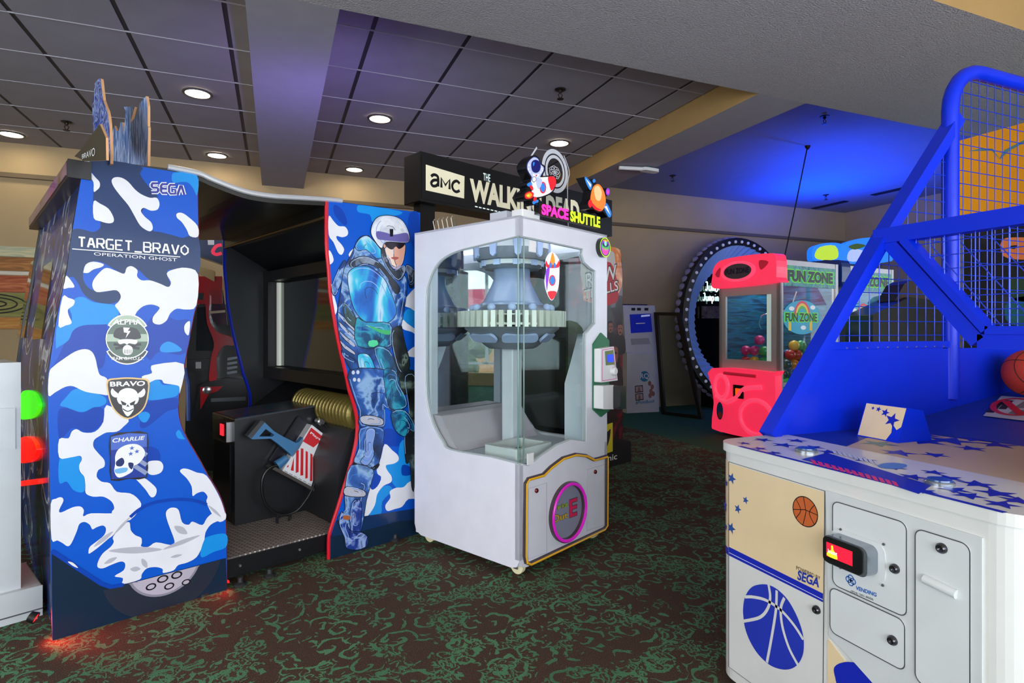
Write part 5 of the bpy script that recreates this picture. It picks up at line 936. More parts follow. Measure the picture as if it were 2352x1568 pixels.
# wedge block with tan star label
bx0 = atz(1968, 1000, .9); bx1 = atz(2062, 1018, .9); bt0 = ray(1998, 935)
wv = V((bx1.x - bx0.x, bx1.y - bx0.y, 0)); wl = wv.length; wd = wv.normalized(); wn_ = Z.cross(wd)
if wn_.x < 0: wn_ = -wn_
back = wn_ * .09
mb = MB(); lo0, lo1 = bx0, bx1; hi0, hi1 = bx0 + back * .55 + Z * .13, bx1 + back * .55 + Z * .13; f0, f1 = bx0 + back * 2.0, bx1 + back * 2.0; g0, g1 = bx0 + back * 1.5 + Z * .115, bx1 + back * 1.5 + Z * .115
mb.add([lo0, lo1, hi1, hi0, f0, f1, g1, g0], [(0, 1, 2, 3), (3, 2, 6, 7), (1, 5, 6, 2), (0, 3, 7, 4), (4, 7, 6, 5)], hb); wb = mb.build('ball_stop', hoop)
WF = Fr(lo0, wd, hi0 - lo0); WF.n = WF.n if WF.n.x < 0 else -WF.n; hh = (hi0 - lo0).length
mb = MB(); mb.flat(WF, [(.004, .004), (wl * .72, .004), (wl * .80, hh * .25), (wl * .77, hh * .5), (wl * .9, hh * .35), (wl * .985, hh * .45), (wl - .002, hh - .003), (.004, hh - .003)], .001, tan)
for a, b, r in ((.22, .86, .008), (.36, .85, .012), (.54, .78, .018), (.74, .6, .03)): mb.flat(WF, star(wl * a, hh * b, r, 12), .0015, sblue)
mb.build('stop_label', wb)
# "no climbing" sticker on the deck
DS = Fr((2.5, 0, .903), (1, 0, .2 / 1.5), (0, 1, 0)); mb = MB()
mb.flat(DS, DS.tr([(2258, 955), (2400, 972), (2425, 918), (2300, 909)]), .001, M('sticker_grey', 'b9bcc0', .4))
kk2 = M('figure_black', '16161a', .5); dsr = lambda pts, w, c, m: mb.ribbon(DS, DS.tr(pts), w, c, m)
mb.flat(DS, DS.tr([(2315, 950), (2400, 960), (2400, 948), (2330, 940)]), .0016, M('figure_grey', '6d7075', .5)); mb.flat(DS, DS.tr([(2325, 938), (2352, 922), (2400, 925), (2400, 938)]), .0016, MATS['figure_grey'])
dsr([(2273, 948), (2290, 930), (2322, 920)], .03, .002, kk2); dsr([(2318, 922), (2302, 940)], .026, .002, kk2); dsr([(2285, 932), (2300, 926)], .03, .002, kk2)
mb.ribbon(DS, DS.tr([(2333 + 52 * math.cos(k * .2244), 935 + 19 * math.sin(k * .2244)) for k in range(28)]), .022, .0024, M('ban_red', 'c81e2e', .4), True); dsr([(2310, 922), (2345, 952)], .03, .0028, MATS['ban_red']); mb.build('warning_sticker', deck)
# far side wall: solid lower panel, frame tubes, wire mesh
P0, P1, P2, P3 = (1.81, .9), (2.466, 1.727), (2.945, 2.289), (3.15, 2.56)
mb = MB(); mb.plate(BS, [(1.82, .9), (2.1, 1.262), (2.86, 1.262), (2.86, 1.235), (4.0, 1.235), (4.0, .9)], -.03, 0, hb); mb.build('side_wall', hoop, .003)
mb = MB(); mb.plate(BS, [(1.9, .6), (4.0, .6), (4.0, .92), (1.9, .92)], -.03, -.005, hb); mb.build('lower_side', hoop)
def sq_tube(p, q, w, m, mb, fr=BS, c0=-.045, c1=.02):
    d = V((q[0] - p[0], q[1] - p[1])).normalized(); n = V((-d.y, d.x)) * w / 2
    mb.plate(fr, [(p[0] + n.x, p[1] + n.y), (p[0] - n.x, p[1] - n.y), (q[0] - n.x, q[1] - n.y), (q[0] + n.x, q[1] + n.y)], c0, c1, m)
mb = MB(); sq_tube(P0, P1, .05, hb, mb); sq_tube(P1, (2.97, 2.315), .05, hb, mb); mb.build('slanted_rail', hoop, .004)
mb = MB(); arc = [(2.93, 1.0), (2.93, 2.3)] + [(3.15 - .22 * math.cos(math.radians(t)), 2.35 + .21 * math.sin(math.radians(t))) for t in range(0, 91, 15)] + [(4.0, 2.56)]
mb.tube([BS.pt(a, b, -.01) for a, b in arc], .035, hb, 10); mb.build('side_post', hoop, sm=True)
wire = M('mesh_blue', '1a3fd0', .35, .3, coat=.2)
mw = MB()
def inside(poly, x, y):
    r = False; n = len(poly)
    for i in range(n):
        (x1, y1), (x2, y2) = poly[i], poly[i - 1]
        if (y1 > y) != (y2 > y) and x < (x2 - x1) * (y - y1) / (y2 - y1) + x1: r = not r
    return r
def mesh(fr, poly, sx, sy, c, mb, r=.0022, step=.02):
    x0, x1 = min(p[0] for p in poly), max(p[0] for p in poly); y0, y1 = min(p[1] for p in poly), max(p[1] for p in poly)
    for vert in (0, 1):
        g0, g1, s, h0, h1 = (x0, x1, sx, y0, y1) if vert else (y0, y1, sy, x0, x1)
        k = g0 + s * .6
        while k < g1:
            t = h0; start = None
            while t <= h1 + step:
                ins = inside(poly, k, t) if vert else inside(poly, t, k)
                if ins and start is None: start = t
                if not ins and start is not None:
                    a, b = ((k, start), (k, t)) if vert else ((start, k), (t, k)); mb.tube([fr.pt(*a, c), fr.pt(*b, c)], r, wire, 5); start = None
                t += step
            k += s
mw = MB(); mesh(BS, [(2.1, 1.26), (2.9, 1.26), (2.9, 2.2), (2.47, 1.71)], .062, .062, -.012, mw); mesh(BS, [(2.93, 1.235), (4.0, 1.235), (4.0, 2.55), (3.15, 2.55), (3.0, 2.48), (2.94, 2.33)], .062, .062, -.012, mw); mw.build('wire_mesh', hoop)
mb = MB(); sq_tube((2.11, 1.255), (2.92, 1.255), .03, hb, mb, c0=-.03, c1=.008)
mb.build('mesh_rail', hoop)
for i in range(11): MB().lathe(BS.pt(2.22 + i * .063, 1.245, .008), BS.n, [(.004, 0), (.003, .003), (.0005, .003)], chrome, 8).build('rivet', hoop)
# cross bar and trapezoid front guard
CB = Fr((2.466, BY - .02, 0), (0, -1, 0), Z, (-1, 0, 0))
mb = MB(); mb.box(CB, -.03, BW - .02, 1.695, 1.76, -.03, .035, hb); mb.build('cross_bar', hoop, .004)
gp_ = [(.03, 1.7), (.375, 1.277), (BW - .4, 1.277), (BW - .06, 1.7)]
mb = MB()
for a, b in ((gp_[0], gp_[1]), (gp_[1], gp_[2]), (gp_[2], gp_[3])): sq_tube(a, b, .055, hb, mb, CB, -.03, .03)
for a, b in (((.1, 1.7), (.405, 1.32)), ((.405, 1.32), (BW - .43, 1.32))): sq_tube(a, b, .03, hb, mb, CB, -.02, .04)
mb.build('guard_frame', hoop, .003)
mb = MB(); mesh(CB, [(.1, 1.7), (.4, 1.31), (BW - .42, 1.31), (BW - .1, 1.7)], .055, .055, 0, mb)
k = -.3
while k < .9:
    pts = [(k + t * .3, 1.7 - t * .4) for t in [i / 20 for i in range(21)]]; pts = [p for p in pts if inside([(.1, 1.7), (.4, 1.31), (BW - .42, 1.31), (BW - .1, 1.7)], *p)]
    if len(pts) > 1: mb.tube([CB.pt(*pts[0], -.05), CB.pt(*pts[-1], -.05)], .0022, wire, 5)
    k += .11
mb.build('guard_mesh', hoop)
# near side wall and back of the machine (out of the picture to the right)
BN = Fr((0, BY - BW, 0), (1, 0, 0), Z, (0, -1, 0))
mb = MB(); mb.plate(BN, [(2.25, .04), (4.0, .04), (4.0, 1.235), (2.2, 1.235), (1.84, .9), (2.25, .88)], -.03, 0, hb); mb.build('side_wall', hoop)
mb = MB(); mb.box(Fr((4.0, 0, 0), (0, 1, 0), Z, (-1, 0, 0)), BY - BW, BY, .04, 2.56, -.04, 0, M('hoop_back', '101a4a', .4)); mb.build('back_panel', hoop)
# basketball
bc_ = V((3.27, 1.585, 1.0)); bc_.z = .9 + (bc_.x - 2.5) * (.2 / 1.5) + .118
ob = thing('basketball', bc_ - Z * .11, 'red-orange basketball resting on the blue deck against the wall', 'ball')
mb = MB(); mb.ball(bc_, .11, M('basketball_skin', 'c8371c', .5, bump=.5, bscale=420), 40, 24); mb.build('ball_skin', ob, sm=True)
mb = MB(); bm = M('ball_seam', '1a0d0a', .6)
import mathutils
rt = mathutils.Euler((.5, .35, .9)).to_matrix()
for f in (lambda t: (math.cos(t), math.sin(t), 0), lambda t: (math.cos(t), 0, math.sin(t)), lambda t: (.55 + .0 * t, .83 * math.cos(t), .83 * math.sin(t)), lambda t: (-.55, .83 * math.cos(t), .83 * math.sin(t))):
    mb.tube([bc_ + rt @ (V(f(t * math.pi / 24)).normalized() * .1095) for t in range(48)], .0022, bm, 6, True)
mb.build('ball_seam', ob)
# ================================================================== WALKING-DEAD CABINET BEHIND THE PRIZE MACHINE
AP = atz(1447, 1060); AS = Fr(AP, SD, Z, -SE)
amc = thing('zombie_game', AP - SD * 1.2 + SE * .4, 'black zombie shooting cabinet with a lit title sign on posts', 'arcade game')
ab = M('cab_black', '101012', .35, coat=.2); art_ = ramp_mat('zombie_art', [(.3, '14090a'), (.48, '2a0d10'), (.58, '6e1420'), (.66, '9a1c2c'), (.74, '2c0c10')], 3.5, 1.2, 5, .3, .3)
l = AS.tr([(1397, 565), (1425, 572), (1426, 590), (1430, 604), (1430, 1010), (1449, 1013), (1450, 1055), (1395, 1078)]); x0 = -.95
MB().plate(AS, [(x0, l[0][1])] + l[:-1] + [(l[-2][0], .0), (x0, .0)], -.03, 0, ab).build('side_panel', amc)
mb = MB(); mb.flat(AS, [(x0 + .01, .25), (l[4][0] - .005, .25), (l[4][0] - .005, l[3][1] - .02), (l[0][0] - .02, l[0][1] - .01), (x0 + .01, l[0][1] - .01)], .001, art_)
mb.flat(AS, smooth(AS.tr([(1340, 560), (1397, 566), (1424, 573), (1426, 600), (1429, 640), (1424, 668), (1400, 690), (1340, 690)]), 2), .0016, ramp_mat('torn_orange', [(.3, 'b8541a'), (.5, 'e8812a'), (.62, 'f4c9a0'), (.7, 'd9691c')], 5, 1.5, 5, .35, .3))
mb.flat(AS, smooth(AS.tr([(1340, 570), (1400, 575), (1412, 590), (1412, 650), (1395, 668), (1340, 660)]), 3), .002, M('torn_pale', 'c9c0b8', .4)); rt_ = M('raw_red', 'c21a24', .4); wl_ = M('raw_white', 'efe9e2', .4)
mb.flat(AS, smooth(AS.tr([(1385, 605), (1402, 603), (1412, 625), (1419, 660), (1418, 690), (1400, 700), (1380, 700), (1380, 640)]), 2), .0024, rt_); mb.text(AS, 'RAW', [(1345, 662), (1419, 642), (1417, 604), (1343, 626)], .0028, kk, .045); mb.text(AS, 'RAW', [(1346, 660), (1417, 640), (1415, 607), (1344, 629)], .0031, wl_, .01); mb.text(AS, 'THRILLS', [(1340, 690), (1422, 668), (1420, 641), (1340, 664)], .0028, kk, .045); mb.text(AS, 'THRILLS', [(1341, 688), (1420, 666), (1418, 644), (1341, 667)], .0031, wl_, .01)
fz = M('zombie_face', '8a4f42', .4); fd = M('zombie_dark', '1d1212', .4)
for u, v, s in ((1410, 815, 1.0), (1402, 752, .55), (1424, 757, .6)):
    E5 = lambda pts, m, c: mb.flat(AS, smooth(AS.tr([(u + x * s, v + y * s) for x, y in pts]), 3), c, m)
    E5([(-18, 40), (-10, 20), (10, 20), (19, 40), (18, 90), (-18, 90)], fd, .002); E5([(-9, 5), (-8, -18), (0, -25), (8, -18), (9, 5), (4, 20), (-4, 20)], fz, .0024); E5([(-6, -6), (-2, -7), (-2, -3), (-6, -2)], fd, .0028); E5([(2, -7), (6, -6), (6, -2), (2, -3)], fd, .0028); E5([(-3, 8), (3, 8), (2, 14), (-2, 14)], fd, .0028); E5([(-10, -8), (-8, -24), (0, -29), (8, -24), (10, -8), (7, -18), (-7, -18)], fd, .003)
mb.flat(AS, AS.tr([(1340, 990), (1407, 970), (1407, 1036), (1340, 1060)]), .002, M('poster_yellow', 'e6d21e', .4)); mb.flat(AS, smooth(AS.tr([(1385, 1000), (1396, 990), (1402, 985), (1400, 1005), (1394, 1025), (1385, 1035)]), 3), .0026, kk); mb.text(AS, 'mechanic', [(1342, 1072), (1417, 1054), (1417, 1040), (1342, 1058)], .002, wl_, .01); mb.build('side_artwork', amc)
MB().box(AS, -2.5, l[4][0] - .02, .12, 1.25, -.85, -.1, ab).build('body', amc); MB().box(AS, -.9, l[4][0] - .04, 1.25, 2.0, -.85, -.06, ab).build('monitor_housing', amc); MB().box(AS, -2.5, l[6][0] - .02, 0, .12, -.9, -.04, ab).build('plinth', amc)
for a, b in (((980, 480), (1014, 520)), ((1393, 515), (1403, 560))):
    s0, s1 = AS.uv(*a)[0], AS.uv(*b)[0]; MB().box(AS, s0, s1, 1.2, 2.26, -.16, -.08, ab).build('sign_post', amc)
sA, sB = AS.uv(965, 348), AS.uv(965, 465); zb_, zt2 = 2.225, 2.575
mb = MB(); mb.box(AS, sA[0], -.3, zb_, zt2, -.2, 0, ab); sgn = mb.build('sign_box', amc, .006)
mb = MB(); cream = M('sign_cream', 'e6dfc0', .4, emit=.22, ecol='efe8c8'); sk = M('sign_black_face', '0d0d0f', .4)
fx = lambda u: AS.uv(u, 420)[0]
mb.box(AS, fx(968), -.33, zb_ + .02, zt2 - .02, 0, .004, sk); mb.flat(AS, AS.tr([(977, 378), (1066, 405), (1065, 456), (977, 437)]), .005, cream); KA = T(920, 320, 4.126)
for st in ([(285, 352), (310, 336), (340, 345), (352, 372), (352, 448)], [(350, 388), (310, 388), (287, 412), (300, 440), (330, 442), (350, 425)], [(383, 458), (383, 368), (421, 436), (460, 384), (460, 474)], [(556, 420), (530, 396), (500, 406), (485, 440), (497, 480), (525, 498), (556, 486)]): mb.ribbon(AS, smooth(AS.tr(KA(st)), 4, False) if len(st) != 5 or st[0][0] != 383 else AS.tr(KA(st)), .021, .0056, sk)
tl_ = M('sign_teal_white', 'd5e6e4', .4, emit=.6); mb.text(AS, 'THE', [(1109, 414), (1125, 418), (1125, 401), (1109, 397)], .005, tl_, .01); mb.text(AS, 'WALKING DEAD', [(1078, 462), (1330, 515), (1330, 462), (1078, 409)], .005, cream, .05)
mb.text(AS, 'Dead inside the Walking Dead video game', [(1090, 477), (1164, 494), (1164, 490), (1090, 473)], .005, tl_) if False else [mb.ribbon(AS, AS.tr([(1090 + k * 9, 474 + k * 2), (1096 + k * 9, 475.4 + k * 2)]), .008, .005, tl_) for k in range(8)]
mb.build('sign_lettering', sgn)
# ================================================================== WHITE KIOSK AND RED GAME AT THE LEFT
KP = atz(98, 1412); kd = head(26); kn = head(-64); KF = Fr(KP, kd, Z, kn)
ks = thing('change_kiosk', KP - kd * .3, 'plain white metal kiosk on a low plinth beside the camouflage booth', 'kiosk'); km = M('kiosk_white', 'c6cbcd', .4, .1, coat=.1)
kr = KF.off(-.03).uv(48, 1100)[0]; kt = KF.off(-.03).uv(40, 832)[1]
MB().box(KF.off(-.03), kr - .9, kr, .14, kt, -.42, 0, km).build('cabinet', ks, .006); MB().box(KF, -1.05, .0, .0, .14, -.4, 0, M('kiosk_plinth', 'c4c9cb', .45, .1)).build('plinth', ks, .006); MB().box(KF, -1.05, 0, .03, .036, 0, .001, gp).build('plinth_joint', ks)
q = KF.off(-.03).tr([(-40, 938), (34, 936), (34, 1030), (-40, 1033)]); MB().plate(KF.off(-.03), q, 0, .012, km).build('raised_panel', ks, .002)
rg = thing('racing_game', (-1.0, 6.4, 0), 'red and black racing game seen through the camouflage booth', 'arcade game'); rr = M('race_red', 'b3121c', .25, coat=.5); RG = Fr((0, 6.0, 0), (1, 0, 0), Z, (0, -1, 0)); RQ = T(400, 500, 3.136)
rp_ = lambda pts: RG.tr(RQ(pts))
q = rp_([(90, 620), (480, 620), (560, 1500), (60, 1500)]); MB().plate(RG, [q[0], q[1], (q[2][0], 0), (q[3][0], 0)], -.6, -.1, ab).build('cabinet', rg); MB().plate(RG, rp_([(160, 640), (280, 640), (290, 960), (150, 960)]), -.1, -.08, M('race_panel', '23272a', .15, coat=.5)).build('screen', rg)
MB().plate(RG, rp_([(170, 420), (345, 420), (345, 620), (165, 620)]), -.3, -.02, rr).build('hood', rg, .01); MB().plate(RG, rp_([(180, 540), (215, 540), (210, 590), (165, 590)]), -.02, 0, ab).build('hood_vent', rg)
MB().plate(RG, smooth(rp_([(215, 520), (260, 560), (255, 720), (310, 820), (420, 860), (430, 920), (360, 920), (310, 1010), (310, 1170), (255, 1170), (270, 1000), (290, 900), (240, 760), (230, 640)]), 3), -.2, .04, rr).build('frame_arm', rg, .008)
MB().plate(RG, rp_([(240, 520), (350, 520), (380, 770), (300, 770), (260, 700)]), -.2, -.04, M('race_purple', '4a1a3c', .2, coat=.6)).build('windscreen', rg); MB().plate(RG, rp_([(255, 672), (365, 664), (365, 680), (255, 690)]), -.04, -.02, M('race_cream', 'e6d8b8', .4)).build('stripe', rg)
MB().plate(RG, smooth(rp_([(170, 1500), (180, 1260), (230, 1180), (540, 1170), (560, 1500)]), 2), -.3, .1, M('race_black', '121214', .3, coat=.3)).build('bike_body', rg, .01); MB().plate(RG, rp_([(200, 1210), (360, 1205), (320, 1240), (260, 1260), (200, 1370)]), .1, .12, rr).build('cowl', rg)
p = RG.uv(*RQ([(248, 1232)])[0]); MB().lathe(RG.pt(p[0], p[1], .12), RG.n, [(.035, 0), (.035, .01), (.02, .016), (.001, .016)], chrome, 20).build('hub_cap', rg, sm=True)
for k in range(4): MB().plate(RG, rp_([(380 - 2 * k, 1010 + k * 34), (450, 1000 + k * 34), (452, 1016 + k * 34), (380, 1030 + k * 34)]), -.1, -.06, M('spring_grey', '6a6e72', .3, .6)).build('spring', rg)
MB().plate(RG, rp_([(275, 1290), (520, 1280), (520, 1305), (275, 1315)]), .1, .125, M('grip_grey', '5d5f63', .5)).build('foot_bar', rg, .004); MB().plate(RG, rp_([(175, 350), (290, 380), (290, 460), (180, 400)]), -.1, 0, M('race_tan', 'b79a68', .5)).build('side_bolster', rg, .01)
mb = MB(); mb.plate(RG, rp_([(170, 90), (345, 140), (345, 330), (175, 270)]), -.25, -.05, M('race_header', '10305c', .3, coat=.3)); hd = mb.build('header', rg); mb = MB(); mb.ribbon(RG, smooth(rp_([(340, 190), (300, 200), (275, 240), (300, 260), (340, 250)]), 5, False), .03, -.045, M('race_neon', 'e0204a', .3, emit=.4)); mb.flat(RG, rp_([(235, 130), (285, 125), (285, 190), (240, 190)]), -.045, wp_); mb.build('header_print', hd)
mb = MB(); mb.box(RG, rp_([(95, 1020)])[0][0], rp_([(270, 1110)])[0][0], rp_([(95, 1110)])[0][1], rp_([(95, 1020)])[0][1], -.1, -.05, ab); mb.box(RG, *[rp_([(150, 1040)])[0][0], rp_([(190, 1040)])[0][0]], rp_([(150, 1088)])[0][1], rp_([(150, 1040)])[0][1], -.05, -.048, M('sticker_grey2', '9a9a9a', .5)); mb.build('control_box', rg)
MB().tube([RG.pt(*p_) for p_ in rp_([(75, 1080), (100, 1200), (105, 1460)])], .02, M('race_blue_tube', '4a62a8', .3), 8).build('tube', rg)
# ================================================================== PHOTO KIOSK, LEANING FRAME, NEON WHEEL
ph = thing('photo_kiosk', atz(1475, 947), 'slim white photo kiosk with a sloping top screen against the wall', 'kiosk'); pc0 = atz(1440, 949); pd_ = head(-6); PF = Fr(pc0, pd_, Z, Z.cross(pd_) * -1)
wpk = M('photo_white', 'cfcfd2', .4); pw = PF.uv(1514, 946)[0]; zt3 = PF.uv(1475, 700)[1]; zm = PF.uv(1475, 808)[1]
SDf = Fr(pc0 + pd_ * pw, -PF.n, Z, pd_); MB().plate(SDf, [(0, 0), (.4, 0), (.4, zt3), (.14, zt3), (.03, zm), (0, zm - .02)], -pw, 0, wpk).build('cabinet', ph, .006)
sl3 = Fr(pc0 - PF.n * .03 + Z * zm, pd_, Z * (zt3 - zm) - PF.n * .11); sl3.n = sl3.n if sl3.n.dot(PF.n) > 0 else -sl3.n
q = sl3.tr([(1449, 765), (1498, 762), (1494, 720), (1446, 722)]); mb = MB(); mb.plate(sl3, q, 0, .008, M('photo_screen', '14208a', .2, emit=.35)); ps_ = mb.build('screen', ph); mb = MB(); mb.ribbon(sl3, sl3.tr([(1460, 743), (1481, 742)]), .015, .009, wp_); mb.flat(sl3, sl3.tr([(1472, 728), (1492, 726), (1492, 722), (1472, 724)]), .009, M('photo_pale', 'b7c2e6', .4, emit=.3)); mb.build('screen_image', ps_)
mb = MB()
for u0 in (1450, 1463, 1480): mb.flat(sl3, sl3.tr([(u0, 713), (u0 + 9, 713), (u0 + 9, 707), (u0, 707)]), .002, kk)
mb.flat(sl3, sl3.tr([(1450, 792), (1494, 790), (1490, 776), (1448, 778)]), .002, M('slot_grey', 'a8a8ac', .4)); mb.build('slots', ph); MB().box(PF, .03, pw - .1, zt3, zt3 + .02, -.4, -.2, M('photo_navy', '1a2450', .4)).build('top_sign', ph)
mb = MB(); bc2 = PF.uv(1480, 864); pb = M('photo_teal', '2f7fa8', .4); mb.flat(PF, circ(bc2[0], bc2[1], .085, n=24), .003, pb); mb.text(PF, 'RQ', [(1470, 871), (1490, 871), (1490, 857), (1470, 857)], .004, wp_, .02); mb.text(PF, '#PhotoBooth', [(1460, 929), (1503, 925), (1503, 917), (1460, 920)], .003, pb, .02); sk2 = M('photo_skin', '9a6a5c', .5); pk = M('photo_paper', 'b9a6a6', .5)
for u, v in ((1459, 888), (1460, 906)): mb.flat(PF, PF.tr([(u, v + 14), (u + 18, v + 12), (u + 17, v - 4), (u - 1, v - 2)]), .003, kk); mb.flat(PF, PF.tr([(u + 1.5, v + 12), (u + 16.5, v + 10), (u + 15.5, v - 2), (u + .5, v - .5)]), .0036, pk); mb.flat(PF, PF.tr([(u + 5, v + 11), (u + 12, v + 10), (u + 10, v + 1), (u + 7, v + 1)]), .0042, sk2)
for u, v in ((1492, 880), (1498, 888), (1495, 898), (1500, 904), (1493, 908)): mb.flat(PF, PF.tr(circ(u, v, 4, 6, 8)), .003, sk2)
mb.build('front_print', ph)
FRm = thing('glass_frame', atz(1565, 955), 'black framed glass panel leaning beside the photo kiosk', 'frame'); f0, f1 = atz(1519, 951), atz(1612, 963); fdv = (f1 - f0).normalized(); fl_ = f1 - f0; up_ = (Z * 1 + V((-.02, .06, 0))).normalized(); LF = Fr(f0, fdv, up_, None)
LF.n = LF.n if LF.n.dot(V((-1, -1, 0))) > 0 else -LF.n; tl2 = LF.tr([(1514, 716), (1574, 712)]); fo = [(0, 0), (fl_.length, 0), (tl2[1][0], tl2[1][1]), (tl2[0][0], tl2[0][1])]
cx_, cy_ = sum(p[0] for p in fo) / 4, sum(p[1] for p in fo) / 4; fi = [(p[0] + (.06 if p[0] < cx_ else -.06), p[1] + (.05 if p[1] < cy_ else -.05)) for p in fo]
MB().plate(LF, fo, -.05, 0, ab, holes=[fi]).build('frame', FRm); MB().plate(LF, fi, -.03, -.02, gl).build('pane', FRm)
# oval carnival wheel
wt = thing('neon_wheel_game', (7.45, 7.75, 0), 'huge round fan-folded wheel game with bulbs on its black rim and neon writing', 'arcade game')
RW = 1.42; wn3 = head(277); WC = V((7.45, 7.75, 1.49)); WFm = Fr(WC, head(8), Z, wn3)
bk = M('wheel_black', '08080a', .4); MB().plate(WFm, circ(0, 0, RW, n=64), -.12, 0, bk, holes=[circ(0, 0, RW - .13, n=64)]).build('rim', wt)
fan = MB(); N = 56; fm = M('fan_blue', '6f8fd0', .45, emit=.12); vs = []
for i in range(N * 2):
    a = 2 * math.pi * i / (N * 2); a2 = a + .28; dz = .03 if i % 2 else -.015
    vs += [WFm.pt((RW - .13) * math.cos(a), (RW - .13) * math.sin(a), -.02 + dz), WFm.pt(.95 * math.cos(a2), .95 * math.sin(a2), -.2 + dz)]
fan.add(vs, [(2 * i, 2 * i + 1, (2 * i + 3) % (4 * N), (2 * i + 2) % (4 * N)) for i in range(N * 2)], fm); fan.build('fan_cone', wt)
bul = M('bulb_glow', 'b8bcd8', .3, emit=.25); bmesh_ = None
for i in range(52):
    a = 2 * math.pi * i / 52; o = MB().ball(WFm.pt((RW - .07) * math.cos(a), (RW - .07) * math.sin(a), .008), .026, bul, 10, 6).build('bulb', wt, sm=True)
for i in range(64):
    a = 2 * math.pi * i / 64; MB().ball(WFm.pt((RW - .025) * math.cos(a), (RW - .025) * math.sin(a), -.12), .06, M('scallop', '8f8ab0', .4, emit=.03), 10, 6).build('scallop', wt, sm=True)
MB().lathe(WFm.pt(0, 0, -.25), wn3, [(1.0, 0), (1.0, .02), (.001, .02)], M('wheel_face', '050507', .12, coat=.5), 48).build('face', wt)
neon = M('neon_tube', 'd8fff4', .3, emit=2.2, ecol='c8fff0'); mb = MB(); WT = WFm.off(-.2)
def script(t, x0, y0, h, wd, mb):
    G_ = {'J': [[(.1, .15), (.3, 0), (.5, .2), (.55, 1), (.2, 1)]], 'u': [[(.1, .6), (.1, .15), (.35, 0), (.6, .2), (.6, .6)], [(.6, .2), (.7, 0)]], 'm': [[(.05, 0), (.1, .6)], [(.1, .45), (.25, .6), (.35, .45), (.35, 0)], [(.35, .45), (.5, .6), (.62, .45), (.65, 0)]], 'b': [[(.1, 1), (.1, 0), (.5, 0), (.6, .3), (.4, .55), (.1, .45)]], 'o': [[(.35, .6), (.1, .3), (.35, 0), (.6, .3), (.35, .6)]], 'p': [[(.1, .6), (.1, -.4)], [(.1, .5), (.4, .6), (.6, .3), (.4, 0), (.1, .1)]], 'i': [[(.2, .6), (.2, 0)], [(.2, .85), (.2, .9)]], 'n': [[(.1, .6), (.1, 0)], [(.1, .45), (.35, .6), (.55, .45), (.55, 0)]]}
    x = x0
    for ch in t:
        for st in G_[ch]: mb.tube([WT.pt(x + a * wd, y0 + b * h, .02) for a, b in smooth(st, 4, False)] if len(st) > 2 else [WT.pt(x + a * wd, y0 + b * h, .02) for a, b in st], .0085, neon, 6)
        x += wd * (.5 if ch == 'i' else .85)
qa, qb = WT.uv(1616, 667), WT.uv(1611, 690); script('Jumbo', qa[0], qa[1], .14, .1, mb); script('Jumpin', qb[0], qb[1], .12, .085, mb); mb.build('neon_lettering', wt)
q = WT.tr([(1612, 731), (1656, 731), (1656, 703), (1612, 703)]); MB().plate(WT, q, -.02, .02, ramp_mat('poster_photo', [(.35, '2a1c18'), (.5, '8a6a58'), (.6, '3a5a4a'), (.7, 'b9a090')], 9, 1, 4, .4, .3)).build('poster', wt)
for s in (-.5, .5): MB().box(WFm, s - .06, s + .06, -1.49, -1.1, -.4, -.12, bk).build('stand_leg', wt)
# ================================================================== CRANE MACHINES
RD, FD = V((CS, -SN, 0)), V((SN, CS, 0)); cFL, cFR = RD * 2.63 + FD * 7.35, RD * 3.06 + FD * 6.6; cw = (cFR - cFL).length; cxd = (cFR - cFL).normalized(); cin = V((-cxd.y, cxd.x, 0)); cin = cin if cin.x > 0 else -cin
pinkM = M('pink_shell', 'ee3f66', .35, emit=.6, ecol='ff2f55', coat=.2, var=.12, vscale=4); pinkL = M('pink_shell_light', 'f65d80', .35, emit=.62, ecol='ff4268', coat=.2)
silver = M('silver_frame', 'c4c0c4', .35, .3); fz_sky = M('fz_sky', '2a9fc4', .4, emit=.25); fz_green = M('fz_green', '5fd02a', .4, emit=.35); fz_ink = M('fz_ink', '10103c', .4)
blueint = ramp_mat('crane_back', [(.4, '0b2f52'), (.5, '155a8a'), (.6, '0e4a5a'), (.7, '1a6aa0')], 2, .5, 2, .4, .2, (1, 1, 12), emit=.1)
